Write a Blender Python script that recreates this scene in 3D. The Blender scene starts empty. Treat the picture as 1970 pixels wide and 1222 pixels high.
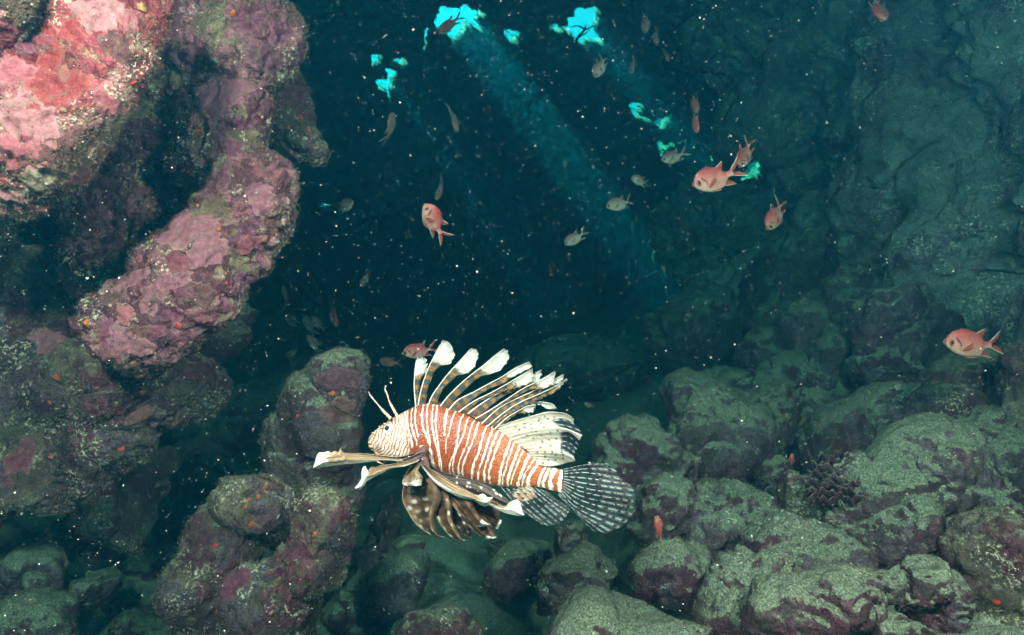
import bpy, bmesh, math, random
import numpy as np
from mathutils import Vector, Matrix
from mathutils.bvhtree import BVHTree

R_ = math.radians
scene = bpy.context.scene
COL = scene.collection
rng = np.random.default_rng(7)
random.seed(7)

# ------------------------------------------------------------------ camera
CAM = Vector((0.0, 0.0, 1.5))
F = 1.5 / 1970.0                       # image-plane size of one photo pixel at one metre
cd = bpy.data.cameras.new('camera'); cam = bpy.data.objects.new('camera', cd); COL.objects.link(cam)
cd.sensor_width = 36; cd.lens = 24; cd.clip_start = 0.02; cd.clip_end = 400
cam.location = CAM; cam.rotation_euler = (R_(90), 0, 0)
scene.camera = cam

def at(px, py, d):
    return Vector(((px - 985) * F * d, d, CAM.z + (611 - py) * F * d))

# ------------------------------------------------------------------ sky and sun
SUN_TRAVEL = Vector((0.49, -0.40, -0.78)).normalized()
w = bpy.data.worlds.new('World'); scene.world = w; w.use_nodes = True
nt = w.node_tree; nt.nodes.clear()
sky = nt.nodes.new('ShaderNodeTexSky'); sky.sky_type = 'NISHITA'; sky.sun_disc = False
sky.sun_elevation = math.asin(-SUN_TRAVEL.z)
sky.sun_rotation = math.atan2(-SUN_TRAVEL.x, -SUN_TRAVEL.y)
bg = nt.nodes.new('ShaderNodeBackground'); bg.inputs[1].default_value = 0.05
wo = nt.nodes.new('ShaderNodeOutputWorld')
nt.links.new(sky.outputs[0], bg.inputs[0]); nt.links.new(bg.outputs[0], wo.inputs[0])
sd = bpy.data.lights.new('sun', 'SUN'); sd.energy = 5.0; sd.angle = R_(1.8); sd.color = (1, .96, .88)
sun = bpy.data.objects.new('sun', sd); COL.objects.link(sun)
sun.location = (-4, 3, 9); sun.rotation_euler = SUN_TRAVEL.to_track_quat('-Z', 'Y').to_euler()

# the photographer's two strobes: their light is what shows the fish and the near rocks
def strobe(loc, aim, watts, cone, col=(1, .70, .60)):
    l = bpy.data.lights.new('camera_strobe', 'SPOT'); l.energy = watts; l.color = col
    l.spot_size = R_(cone); l.spot_blend = 0.75; l.shadow_soft_size = 0.05
    o = bpy.data.objects.new('camera_strobe', l); COL.objects.link(o)
    o.location = loc; o.rotation_euler = (Vector(aim) - Vector(loc)).to_track_quat('-Z', 'Y').to_euler()
    return o
strobe((-0.25, -0.10, 1.88), (-0.30, 1.0, 1.50), 19, 130)
strobe((0.55, 0.22, 1.93), (0.44, 1.05, 1.56), 13, 135)

vs = scene.view_settings
vs.view_transform = 'Standard'; vs.look = 'None'; vs.gamma = 1.0; vs.exposure = 3.0; vs.use_curve_mapping = False
cy = scene.cycles
cy.max_bounces = 6; cy.diffuse_bounces = 2; cy.glossy_bounces = 2; cy.transmission_bounces = 2
cy.transparent_max_bounces = 24; cy.volume_bounces = 0; cy.use_denoising = True; cy.use_adaptive_sampling = True; cy.adaptive_threshold = .04; cy.adaptive_min_samples = 12
cy.sample_clamp_indirect = 4.0; cy.caustics_reflective = False; cy.caustics_refractive = False

# ------------------------------------------------------------------ numpy noise
_G = np.array([[1,1,0],[-1,1,0],[1,-1,0],[-1,-1,0],[1,0,1],[-1,0,1],[1,0,-1],[-1,0,-1],
               [0,1,1],[0,-1,1],[0,1,-1],[0,-1,-1],[1,1,0],[-1,1,0],[0,-1,1],[0,-1,-1]], dtype=np.float32)
def pnoise(p, seed=0):
    p = np.asarray(p, dtype=np.float32)
    i = np.floor(p).astype(np.int64); f = (p - i).astype(np.float32)
    u = f * f * f * (f * (f * 6 - 15) + 10)
    out = np.zeros(len(p), dtype=np.float32)
    for dx in (0, 1):
        wx = u[:, 0] if dx else 1 - u[:, 0]
        for dy in (0, 1):
            wy = u[:, 1] if dy else 1 - u[:, 1]
            for dz in (0, 1):
                wz = u[:, 2] if dz else 1 - u[:, 2]
                h = ((i[:, 0] + dx) * 374761393 + (i[:, 1] + dy) * 668265263 + (i[:, 2] + dz) * 1440670441 + seed * 1013904223) & 0xffffffff
                h = ((h ^ (h >> 13)) * 1274126177) & 0xffffffff
                g = _G[(h ^ (h >> 16)) & 15]
                out += (g[:, 0] * (f[:, 0] - dx) + g[:, 1] * (f[:, 1] - dy) + g[:, 2] * (f[:, 2] - dz)) * wx * wy * wz
    return out
def fbm(p, octv=4, seed=0, gain=.5):
    p = np.asarray(p, dtype=np.float32); s = 0; a = 1.0
    for k in range(octv):
        s = s + a * pnoise(p * (2.03 ** k) + k * 7.31, seed + k); a *= gain
    return s

# ------------------------------------------------------------------ object helpers
def mesh_obj(name, verts, faces, mat, parent=None, loc=None, smooth=True):
    me = bpy.data.meshes.new(name)
    me.from_pydata(verts if isinstance(verts, list) else np.asarray(verts).tolist(), [], faces if isinstance(faces, list) else np.asarray(faces).tolist())
    return obj(name, me, mat, parent, loc, smooth)
def obj(name, me, mat, parent=None, loc=None, smooth=True):
    if smooth: me.shade_smooth()
    me.update()
    o = bpy.data.objects.new(name, me); COL.objects.link(o)
    if mat: 
        me.materials.clear(); me.materials.append(mat)
    if parent: o.parent = parent
    if loc is not None: o.location = loc
    return o
def tag(o, label=None, cat=None, group=None, kind=None):
    if label: o['label'] = label
    if cat: o['category'] = cat
    if group: o['group'] = group
    if kind: o['kind'] = kind
    return o
def empty(name, loc):
    o = bpy.data.objects.new(name, None); COL.objects.link(o); o.location = loc; o.empty_display_size = .05
    return o

# ------------------------------------------------------------------ materials
class NT:
    def __init__(s, name):
        s.m = bpy.data.materials.new(name); s.m.use_nodes = True; s.t = s.m.node_tree; s.t.nodes.clear()
        s.out = s.n('ShaderNodeOutputMaterial')
    def n(s, typ, **kw):
        x = s.t.nodes.new(typ)
        for k, v in kw.items(): setattr(x, k, v)
        return x
    def set(s, sock, v):
        if hasattr(v, 'is_linked') or hasattr(v, 'links'): s.t.links.new(v, sock)
        else: sock.default_value = v
    def noise(s, vec, scale, detail=4, rough=.55, dist=0.0):
        x = s.n('ShaderNodeTexNoise'); s.set(x.inputs['Vector'], vec); x.inputs['Scale'].default_value = scale
        x.inputs['Detail'].default_value = detail; x.inputs['Roughness'].default_value = rough; x.inputs['Distortion'].default_value = dist
        return x.outputs['Fac'], x.outputs['Color']
    def voro(s, vec, scale, feature='F1'):
        x = s.n('ShaderNodeTexVoronoi', feature=feature); s.set(x.inputs['Vector'], vec); x.inputs['Scale'].default_value = scale
        return x
    def math(s, op, a, b=None, c=None, clamp=False):
        x = s.n('ShaderNodeMath', operation=op); x.use_clamp = clamp; s.set(x.inputs[0], a)
        if b is not None: s.set(x.inputs[1], b)
        if c is not None: s.set(x.inputs[2], c)
        return x.outputs[0]
    def step(s, v, lo, hi):
        x = s.n('ShaderNodeMapRange', interpolation_type='SMOOTHSTEP'); s.set(x.inputs[0], v)
        x.inputs[1].default_value = lo; x.inputs[2].default_value = hi; return x.outputs[0]
    def mix(s, fac, a, b, blend='MIX'):
        x = s.n('ShaderNodeMix', data_type='RGBA', blend_type=blend); s.set(x.inputs[0], fac)
        s.set(x.inputs[6], a if hasattr(a, 'links') else (*a, 1)); s.set(x.inputs[7], b if hasattr(b, 'links') else (*b, 1))
        return x.outputs[2]
    def ramp(s, fac, stops, interp='LINEAR'):
        x = s.n('ShaderNodeValToRGB'); s.set(x.inputs[0], fac); r = x.color_ramp; r.interpolation = interp
        while len(r.elements) < len(stops): r.elements.new(.5)
        for e, (p, c) in zip(r.elements, stops): e.position = p; e.color = (*c, 1)
        return x.outputs[0]
    def vadd(s, a, b, scale):
        m = s.n('ShaderNodeVectorMath', operation='MULTIPLY_ADD'); s.set(m.inputs[0], b); m.inputs[1].default_value = (scale,) * 3; s.set(m.inputs[2], a)
        return m.outputs[0]

def rock_material(name, base, base2, palette, crust=.5, silt=(.40, .41, .31), silt_lo=.2, silt_hi=.7, turf=.4, orange=.5, scale=1.0, rough=.8, wine=0.0):
    s = NT(name)
    geo = s.n('ShaderNodeNewGeometry'); pos = geo.outputs['Position']; nor = geo.outputs['Normal']
    k = 1 / scale
    nf, nc = s.noise(pos, 22 * k, 3)
    warp = s.vadd(pos, nc, .035 * scale)
    b1, _ = s.noise(pos, 16 * k, 5, .68)
    col = s.mix(s.step(b1, .35, .65), base, base2)
    # encrusting algae: sharp-edged sheets of several colours
    v = s.voro(warp, 16 * k); rnd = s.n('ShaderNodeSeparateColor'); s.set(rnd.inputs[0], v.outputs['Color'])
    cc = s.ramp(rnd.outputs[0], [(i / len(palette), c) for i, c in enumerate(palette)], 'CONSTANT')
    d1, _ = s.noise(pos, 90 * k, 3, .6)
    cc = s.mix(s.step(d1, .3, .75), s.mix(.5, cc, (.05, .02, .03)), s.mix(.10, cc, (.7, .5, .48)))
    cm, _ = s.noise(warp, 7.5 * k, 6, .62, .3)
    cmask = s.step(cm, .62 - crust * .3, .645 - crust * .3)
    hole, _ = s.noise(pos, 55 * k, 3, .7)
    cmask = s.math('MULTIPLY', cmask, s.step(hole, .36, .46))
    col = s.mix(cmask, col, cc)
    # dark wine red algae film
    wm, _ = s.noise(warp, 10 * k, 6, .72)
    wmask = s.math('MULTIPLY', s.step(wm, .56 - wine, .60 - wine), .85)
    col = s.mix(wmask, col, (.085, .022, .035))
    # silt and turf on what faces up
    sep = s.n('ShaderNodeSeparateXYZ'); s.set(sep.inputs[0], nor)
    sn, _ = s.noise(pos, 30 * k, 8, .80)
    up = s.math('ADD', sep.outputs[2], s.math('MULTIPLY', s.math('SUBTRACT', sn, .5), 2.6))
    smask = s.step(up, silt_lo, silt_hi)
    g1, _ = s.noise(pos, 330 * k, 1, .7)
    sc = s.mix(s.step(g1, .3, .7), tuple(c * .5 for c in silt), tuple(min(1, c * 1.3) for c in silt))
    col = s.mix(s.math('MULTIPLY', smask, .92), col, sc)
    # pale turf specks
    t1, _ = s.noise(pos, 190 * k, 2, .7); t2, _ = s.noise(pos, 13 * k, 4, .65)
    tm = s.math('MULTIPLY', s.step(t1, .53, .60), s.step(t2, .62 - turf * .3, .72 - turf * .3))
    col = s.mix(s.math('MULTIPLY', tm, .8), col, (.62, .58, .43))
    # dark pores
    t3, _ = s.noise(pos, 150 * k, 2, .7)
    col = s.mix(s.math('MULTIPLY', s.step(t3, .58, .68), .55), col, (.03, .025, .025))
    # small orange and red sponges
    ov = s.voro(s.vadd(pos, nc, .01 * scale), 42 * k); orn = s.n('ShaderNodeSeparateColor'); s.set(orn.inputs[0], ov.outputs['Color'])
    om = s.math('MULTIPLY', s.step(orn.outputs[1], 1.0 - .06 * orange, 1.001 - .06 * orange), s.math('LESS_THAN', ov.outputs['Distance'], .22))
    col = s.mix(s.math('MULTIPLY', om, .9), col, s.mix(orn.outputs[2], (.62, .06, .015), (.75, .22, .04)))
    # relief
    h1, _ = s.noise(pos, 70 * k, 4, .7); h2, _ = s.noise(pos, 300 * k, 1, .6)
    hh = s.math('ADD', s.math('MULTIPLY', h1, 1.0), s.math('MULTIPLY', h2, .35))
    hh = s.math('ADD', hh, s.math('MULTIPLY', cmask, .16))
    gr, _ = s.noise(pos, 400 * k, 2, .8)
    col = s.mix(1.0, col, s.ramp(gr, [(.30, (.45, .45, .45)), (.5, (.95, .95, .95)), (.72, (1.55, 1.55, 1.5))]), 'MULTIPLY')
    bp = s.n('ShaderNodeBump'); bp.inputs['Strength'].default_value = .8; bp.inputs['Distance'].default_value = .009 * scale; s.set(bp.inputs['Height'], hh)
    p = s.n('ShaderNodeBsdfPrincipled'); s.set(p.inputs['Base Color'], col); p.inputs['Roughness'].default_value = rough
    p.inputs['Specular IOR Level'].default_value = .25; s.set(p.inputs['Normal'], bp.outputs[0])
    s.t.links.new(p.outputs[0], s.out.inputs[0])
    return s.m

PINK = [(.42, .085, .115), (.30, .025, .03), (.48, .17, .19), (.38, .05, .07), (.22, .014, .018), (.45, .13, .16)]
MAUVE = [(.30, .08, .12), (.19, .03, .065), (.10, .010, .026), (.33, .11, .15), (.15, .025, .065), (.27, .07, .10)]
WINE = [(.09, .03, .05), (.12, .045, .07), (.13, .08, .11), (.065, .018, .03), (.11, .065, .09)]
M = {}
M['pink'] = rock_material('pink_crusted_rock', (.20, .10, .07), (.38, .27, .18), PINK, crust=.85, silt=(.55, .50, .36), silt_lo=1.0, silt_hi=1.5, turf=.45, orange=1.0, scale=.8)
M['mauve'] = rock_material('mauve_crusted_rock', (.12, .07, .05), (.26, .19, .12), MAUVE, crust=.70, wine=.05, silt=(.42, .40, .29), silt_lo=1.0, silt_hi=1.4, turf=.36, orange=1.0, scale=1.0)
M['dull'] = rock_material('dull_turf_rock', (.08, .045, .04), (.18, .13, .095), WINE + MAUVE[1:3], crust=.42, silt=(.27, .24, .17), silt_lo=.6, silt_hi=.95, wine=.02, turf=.4, orange=.7, scale=1.2)
M['silt'] = rock_material('silt_covered_rock', (.06, .03, .032), (.12, .08, .075), WINE, crust=.5, silt=(.228, .236, .172), silt_lo=.34, silt_hi=.50, wine=.03, turf=.12, orange=.25, scale=1.1)
M['far'] = rock_material('cave_rock', (.12, .12, .10), (.22, .22, .18), WINE, crust=.4, silt=(.34, .35, .27), silt_lo=.25, silt_hi=.9, turf=.3, orange=.1, scale=2.2)
M['sand'] = rock_material('gully_sand_painted_fill', (.12, .08, .075), (.22, .19, .15), WINE, crust=.35, silt=(.36, .35, .27), silt_lo=.35, silt_hi=.7, turf=.2, orange=0, scale=1.2)  # silt lightened to stand in for ambient light on the gully floors
M['wall'] = rock_material('cave_wall_rock', (.14, .12, .125), (.29, .27, .26), [(.20, .13, .17), (.16, .10, .13), (.24, .17, .20)], crust=.4, silt=(.36, .36, .31), silt_lo=.4, silt_hi=.95, turf=.35, orange=.12, scale=2.0)

M['outer'] = rock_material('sunlit_reef', (.30, .34, .16), (.48, .52, .28), [(.4, .42, .2), (.5, .5, .3)], crust=.3, silt=(.55, .56, .34), silt_lo=.2, silt_hi=.8, turf=.4, orange=0, scale=2.5)
# ------------------------------------------------------------------ rocks: blended lobes, remeshed and roughened
def ico(sub=3):
    bm = bmesh.new(); bmesh.ops.create_icosphere(bm, subdivisions=sub, radius=1)
    v = np.array([x.co[:] for x in bm.verts]); f = np.array([[y.index for y in x.verts] for x in bm.faces]); bm.free()
    return v, f
IV, IF = ico(3)
PEND = []
def rock(name, label, lobes, mat, cat='boulder', group=None, kind=None, vox=4.7, amp=1.0, smooth=12, fine=1.0, facets=0, warp=1.0, grow=1.0, crack=1.0):
    """lobes: (px, py, depth, rx, ry, rz, turn) radii in photo pixels at that depth, turn in degrees counterclockwise in the picture plane"""
    vv, ff = [], []; n = 0
    for (px, py, d, rx, ry, rz, turn) in lobes:
        if grow != 1: rx, ry, rz = rx * grow, ry * grow, rz * grow * 1.1
        m = F * d; a = R_(turn); ca, sa = math.cos(a), math.sin(a)
        e = IV * np.array([rx * m, rz * m, ry * m])
        e = np.stack([e[:, 0] * ca - e[:, 2] * sa, e[:, 1], e[:, 0] * sa + e[:, 2] * ca], 1) + np.array(at(px, py, d))
        vv.append(e); ff.append(IF + n); n += len(e)
    me = bpy.data.meshes.new('tmp'); me.from_pydata(np.concatenate(vv).tolist(), [], np.concatenate(ff).tolist())
    o = bpy.data.objects.new('tmp', me); COL.objects.link(o)
    dm = float(np.mean([l[2] for l in lobes]))
    r = o.modifiers.new('r', 'REMESH'); r.mode = 'VOXEL'; r.voxel_size = vox * F * dm; r.adaptivity = 0
    if smooth:
        sm = o.modifiers.new('s', 'SMOOTH'); sm.factor = .5; sm.iterations = smooth
    PEND.append((o, name, label, dm, mat, cat, group, kind, amp, fine, facets, warp, crack))
def flush_rocks():
    bpy.context.view_layer.update()
    dg = bpy.context.evaluated_depsgraph_get()
    res = []
    for i, (o, name, label, dm, mat, cat, group, kind, amp, fine, facets, warp, crack) in enumerate(PEND):
        me = bpy.data.meshes.new_from_object(o.evaluated_get(dg)); me.name = name
        nv = len(me.vertices); co = np.empty(nv * 3, np.float32); me.vertices.foreach_get('co', co); co = co.reshape(-1, 3)
        no = np.empty(nv * 3, np.float32); me.vertices.foreach_get('normal', no); no = no.reshape(-1, 3)
        k = dm; p = co / k
        wv = np.stack([pnoise(p * 4.2, 70 + j + 3 * i) for j in range(3)], 1) * .050 + np.stack([pnoise(p * 9.5, 80 + j + 3 * i) for j in range(3)], 1) * .022
        if kind != 'structure':
            co = co + wv * k * warp
        if facets:
            r2 = np.random.default_rng(100 + i); cen = co.mean(0)
            for _ in range(facets):
                nn = r2.normal(size=3); nn /= np.linalg.norm(nn); h = (co - cen) @ nn; lim = h.max() * r2.uniform(.66, .9)
                ex = np.maximum(h - lim, 0); co = co - nn[None, :] * (ex * .8)[:, None]
        p = co / k
        d = .034 * pnoise(p * 5, i) + .022 * pnoise(p * 10, i + 1)
        msk = np.clip(.5 + 1.6 * pnoise(p * 6, 9), 0, 1)
        d += .009 * (np.abs(pnoise(p * 17, 3)) * 2 - .5) * msk
        d *= amp
        d += fine * 1.1 * (.0050 * (np.abs(pnoise(p * 34, 4)) * 2 - .4) * (.25 + msk) + .0022 * pnoise(p * 80, 5) + .0018 * pnoise(p * 170, 6))
        # cracks and small pits
        if True:
            c1 = pnoise(p * 6.5 + wv * 6, 33 + i); c2 = pnoise(p * 14 + wv * 10, 44 + i); c3 = pnoise(p * 48, 55)
            d -= crack * (.015 * np.exp(-(c1 / .035) ** 2) * np.clip(.35 + 1.5 * pnoise(p * 5, 66 + i), 0, 1) + .006 * np.exp(-(c2 / .05) ** 2) * np.clip(.3 + 1.5 * pnoise(p * 9, 67), 0, 1) + .006 * np.clip((c3 - .28) / .2, 0, 1))
        co = co + no * (d * k)[:, None]
        base = Vector((float((co[:, 0].min() + co[:, 0].max()) / 2), float((co[:, 1].min() + co[:, 1].max()) / 2), float(co[:, 2].min())))
        me.vertices.foreach_set('co', (co - np.array(base, dtype=np.float32)).ravel())
        ob = obj(name, me, M[mat], loc=base)
        if kind == 'structure': tag(ob, label, None, None, kind)
        else: tag(ob, label, cat, group, kind)
        ob['_k'] = dm
        res.append(ob)
    for t in PEND:
        m0 = t[0].data; bpy.data.objects.remove(t[0]); bpy.data.meshes.remove(m0)
    PEND.clear()
    return res

# ================================================================== the cave
def poly_in(px, py, poly):
    inside = np.zeros(px.shape, bool); n = len(poly)
    for i in range(n):
        x1, y1 = poly[i]; x2, y2 = poly[(i + 1) % n]
        c = ((y1 > py) != (y2 > py)) & (px < (x2 - x1) * (py - y1) / (y2 - y1 + 1e-9) + x1)
        inside ^= c
    return inside
def zz(region, pts, scale):
    return [(region[0] + x / scale, region[1] + y / scale) for x, y in pts]
h6 = lambda pts: zz((700, 0), pts, 4.073)
h7 = lambda pts: zz((960, 0), pts, 5.091)
HOLES = [
    h6([(620,75),(700,90),(760,75),(805,65),(830,95),(880,105),(935,135),(900,170),(870,185),(910,215),(905,245),(830,235),(780,270),(760,320),(710,350),(700,290),(670,255),(600,235),(560,262),(545,245),(590,215),(592,160),(612,130)]),
    h6([(545,318),(515,310),(490,350),(480,388),(495,385),(515,345)]),
    h6([(95,470),(120,468),(120,490),(98,498)]), h6([(250,490),(300,478),(318,495),(300,508),(262,502)]),
    h6([(200,575),(240,590),(235,620),(215,655),(198,640)]), h6([(133,665),(162,662),(160,685),(140,692)]),
    h6([(197,712),(216,712),(214,762),(202,765)]), h6([(510,270),(525,272),(520,292),(510,290)]),
    h7([(105,325),(150,335),(220,345),(210,380),(150,400),(110,375)]),
    h7([(535,262),(595,245),(620,270),(690,262),(700,205),(735,200),(745,165),(755,105),(850,128),(915,88),(960,130),(970,190),(965,240),(925,275),(960,340),(1005,420),(960,400),(870,410),(850,440),(760,400),(735,360),(690,325),(620,320),(590,330),(560,300)]),
    [(1216, 208), (1232, 206), (1240, 214), (1232, 222), (1246, 226), (1252, 234), (1228, 228), (1222, 218)],
    [(1272, 236), (1288, 232), (1284, 240), (1274, 254), (1270, 250)],
    [(1274, 270), (1280, 282), (1296, 280), (1310, 278), (1290, 288), (1280, 298), (1274, 290)],
    [(1404, 262), (1420, 258), (1412, 270), (1398, 284), (1392, 300), (1372, 308), (1376, 296), (1386, 280), (1394, 268)],
    [(1446, 318), (1462, 318), (1458, 330), (1444, 346), (1432, 356), (1434, 340)],
    [(616, 394), (624, 390), (630, 396), (640, 398), (646, 406), (632, 404), (622, 406)],
]
def back_wall():
    xs = np.unique(np.concatenate([np.arange(-1700, 560, 26), np.arange(560, 700, 6), np.arange(700, 1190, 3.0), np.arange(1190, 1480, 4.0), np.arange(1480, 3700, 26)]))
    ys = np.unique(np.concatenate([np.arange(-1150, -40, 22), np.arange(-40, 0, 6), np.arange(0, 235, 3.0), np.arange(235, 430, 4.4), np.arange(430, 1200, 24)]))
    X, Y = np.meshgrid(xs, ys); sh = X.shape; X = X.ravel(); Y = Y.ravel()
    q = np.stack([X, Y, np.zeros_like(X)], 1) / 100.0
    D = np.interp(Y, [-1150, -700, -300, 0, 120, 300, 600, 1200], [1.7, 2.3, 3.7, 5.3, 6.0, 6.9, 7.6, 8.0])
    D = D * (1 - .42 * np.clip(np.abs(X - 985) / 2700, 0, 1) ** 1.4)
    D = D + .7 * fbm(q * .5, 2, 11) + .16 * fbm(q * 1.9, 3, 12) + .035 * fbm(q * 6, 3, 13)
    C = np.stack([(X - 985) * F * D, D, CAM.z + (611 - Y) * F * D], 1)
    jx = X + 5 * fbm(q * 10, 3, 21); jy = Y + 5 * fbm(q * 10, 3, 22)
    inside = np.zeros(len(X), bool)
    for h in HOLES:
        c = np.mean(h, 0); ext = max(np.ptp(np.array(h)[:, 0]), np.ptp(np.array(h)[:, 1])); g = 1.0 + (21.0 if c[0] > 690 else 4.0) / ext
        inside |= poly_in(jx, jy, [tuple(c + (np.array(v) - c) * g) for v in h])
    r, c = sh; idx = np.arange(r * c).reshape(r, c)
    quads = np.stack([idx[:-1, :-1], idx[1:, :-1], idx[1:, 1:], idx[:-1, 1:]], -1).reshape(-1, 4)
    keep = inside[quads].sum(1) < 2
    qk = quads[keep]
    # real thickness: a second skin further out, joined to the first round every opening
    view = C - np.array(CAM); view /= np.linalg.norm(view, axis=1)[:, None]
    C2 = C + view * .10 + np.array(-SUN_TRAVEL) * .10 + .03 * np.stack([fbm(q * 7, 2, 61), fbm(q * 7, 2, 62), fbm(q * 7, 2, 63)], 1)
    e = np.concatenate([qk[:, [0, 1]], qk[:, [1, 2]], qk[:, [2, 3]], qk[:, [3, 0]]])
    key = np.sort(e, 1); _, inv, cnt = np.unique(key, axis=0, return_inverse=True, return_counts=True)
    be = e[cnt[inv.ravel()] == 1]; n = len(C)
    side = np.stack([be[:, 1], be[:, 0], be[:, 0] + n, be[:, 1] + n], 1)
    o = mesh_obj('cave_back_wall', np.concatenate([C, C2]), np.concatenate([qk, qk[:, ::-1] + n, side]), M['wall'])
    tag(o, kind='structure')
    # leafy algae growing round the openings
    r = np.random.default_rng(12); mid = (C[be[:, 0]] + C[be[:, 1]]) / 2; pxm = (X[be[:, 0]] + X[be[:, 1]]) / 2; pym = (Y[be[:, 0]] + Y[be[:, 1]]) / 2
    ok = np.where((pxm > 600) & (pxm < 1480) & (pym > 4) & (pym < 425))[0]; V = []; Fc = []
    for i in ok:
        for _ in range(4):
            b0 = mid[i] + r.normal(size=3) * .012 + (C2 - C)[be[i, 0]] * r.uniform(0, 1); d = r.normal(size=3) + np.array([0, -.1, .25]); d /= np.linalg.norm(d); L = r.uniform(.010, .032)
            w_ = np.cross(d, r.normal(size=3)); w_ /= np.linalg.norm(w_); n0 = len(V); hw = L * .22
            V += [b0, b0 + d * L * .5 + w_ * hw, b0 + d * L, b0 + d * L * .5 - w_ * hw]; Fc.append([n0, n0 + 1, n0 + 2, n0 + 3])
    al = mesh_obj('rim_algae', np.array(V), Fc, M['outer'], o, smooth=False); al['kind'] = 'stuff'
    return o
back_wall()

def sheet(name, xs, ys, fn, mat, swap=None):
    X, Y = np.meshgrid(xs, ys); sh = X.shape
    C = fn(X.ravel(), Y.ravel())
    r, c = sh; idx = np.arange(r * c).reshape(r, c)
    quads = np.stack([idx[:-1, :-1], idx[:-1, 1:], idx[1:, 1:], idx[1:, :-1]], -1).reshape(-1, 4)
    o = mesh_obj(name, C, quads, M[mat]); tag(o, kind='structure'); return o
def floor_z(x, y):
    q = np.stack([x, y, 0 * x], 1)
    z = CAM.z - .84 + .43 * np.clip(x - .04, 0, 4) + .10 * np.clip(y - 2, 0, 9) + .9 * np.clip(-x - 1.5, 0, 3)
    return z + .16 * fbm(q * 1.6, 3, 31) + .05 * np.abs(fbm(q * 6, 3, 32)) + .012 * fbm(q * 30, 3, 33)
sheet('seabed', np.linspace(-4.5, 4.5, 280), np.concatenate([np.linspace(-4, .6, 30), np.linspace(.62, 3.2, 150), np.linspace(3.25, 9, 70)]),
      lambda x, y: np.stack([x, y, floor_z(x, y)], 1), 'sand')
def roof_fn(x, y):
    q = np.stack([x, y, 0 * x], 1)
    return np.stack([x, y, CAM.z + 1.75 - .10 * x * x + .3 * fbm(q * .9, 4, 41)], 1)
sheet('cave_roof', np.linspace(-4.4, 4.4, 90), np.linspace(-4, 2.6, 70), roof_fn, 'wall')
for nm, sx, se in (('cave_wall_left', -1, 51), ('cave_wall_right', 1, 52)):
    def wf(u, v, sx=sx, se=se):
        q = np.stack([u, v, 0 * u], 1)
        return np.stack([sx * (3.0 + .12 * u + .3 * fbm(q * .8, 4, se)), u, v], 1)
    sheet(nm, np.linspace(-4, 8, 110), np.linspace(-.6, 5.2, 60), wf, 'wall')

# reef slopes outside, only the right one sunlit, seen through the small windows
def outer_fn(x, y):
    q = np.stack([x, y, 0 * x], 1)
    return np.stack([x, y, CAM.z + .9 + .98 * (y - 8.1) + .35 * fbm(q * 1.1, 4, 45)], 1)
def outer_steep(x, y):
    q = np.stack([x, y, 0 * x], 1)
    return np.stack([x, y, CAM.z - .5 + 3.2 * (y - 8.1) + .3 * fbm(q * 1.1, 4, 46)], 1)
sheet('outer_reef_slope', np.linspace(-4.6, -1.4, 60), np.linspace(8.1, 9.0, 60), outer_steep, 'far')  # left slope steepened out of the sun, darker rock to dim its window
sheet('outer_reef_slope', np.linspace(1.0, 5.2, 80), np.linspace(8.1, 10.3, 60), outer_fn, 'outer')
# right-hand wall of the cave, lumps grown together
rock('cave_side_wall', None, [
    (1430, 40, 3.4, 140, 110, 130, 20), (1560, 130, 3.2, 150, 150, 140, 30), (1720, 40, 2.9, 170, 170, 150, 0), (1690, 250, 2.9, 120, 150, 130, 20),
    (1605, 330, 3.5, 118, 125, 120, -20), (1500, 190, 3.9, 84, 110, 120, 30), (1870, 160, 2.35, 150, 230, 160, 10), (1990, 60, 2.1, 160, 260, 160, 0),
    (1780, 400, 2.6, 100, 150, 120, 12), (1900, 440, 2.2, 140, 190, 150, 8), (2080, 420, 1.95, 180, 330, 200, 0), (1400, 462, 4.0, 170, 98, 120, 0),
    (1610, 470, 3.1, 120, 110, 110, 0), (1480, 540, 3.5, 150, 120, 110, 10), (2100, 760, 2.0, 200, 260, 160, 0),
    (1820, 620, 2.5, 150, 130, 120, 0), (2350, 300, 2.0, 260, 600, 300, 0), (1330, -120, 4.0, 200, 120, 200, 0), (1700, -180, 2.9, 420, 160, 200, 0), (2100, -240, 2.3, 380, 260, 260, 0)],
    'wall', kind='structure', vox=6.6, smooth=3, amp=2.3, fine=1.8, crack=1.7)

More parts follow.
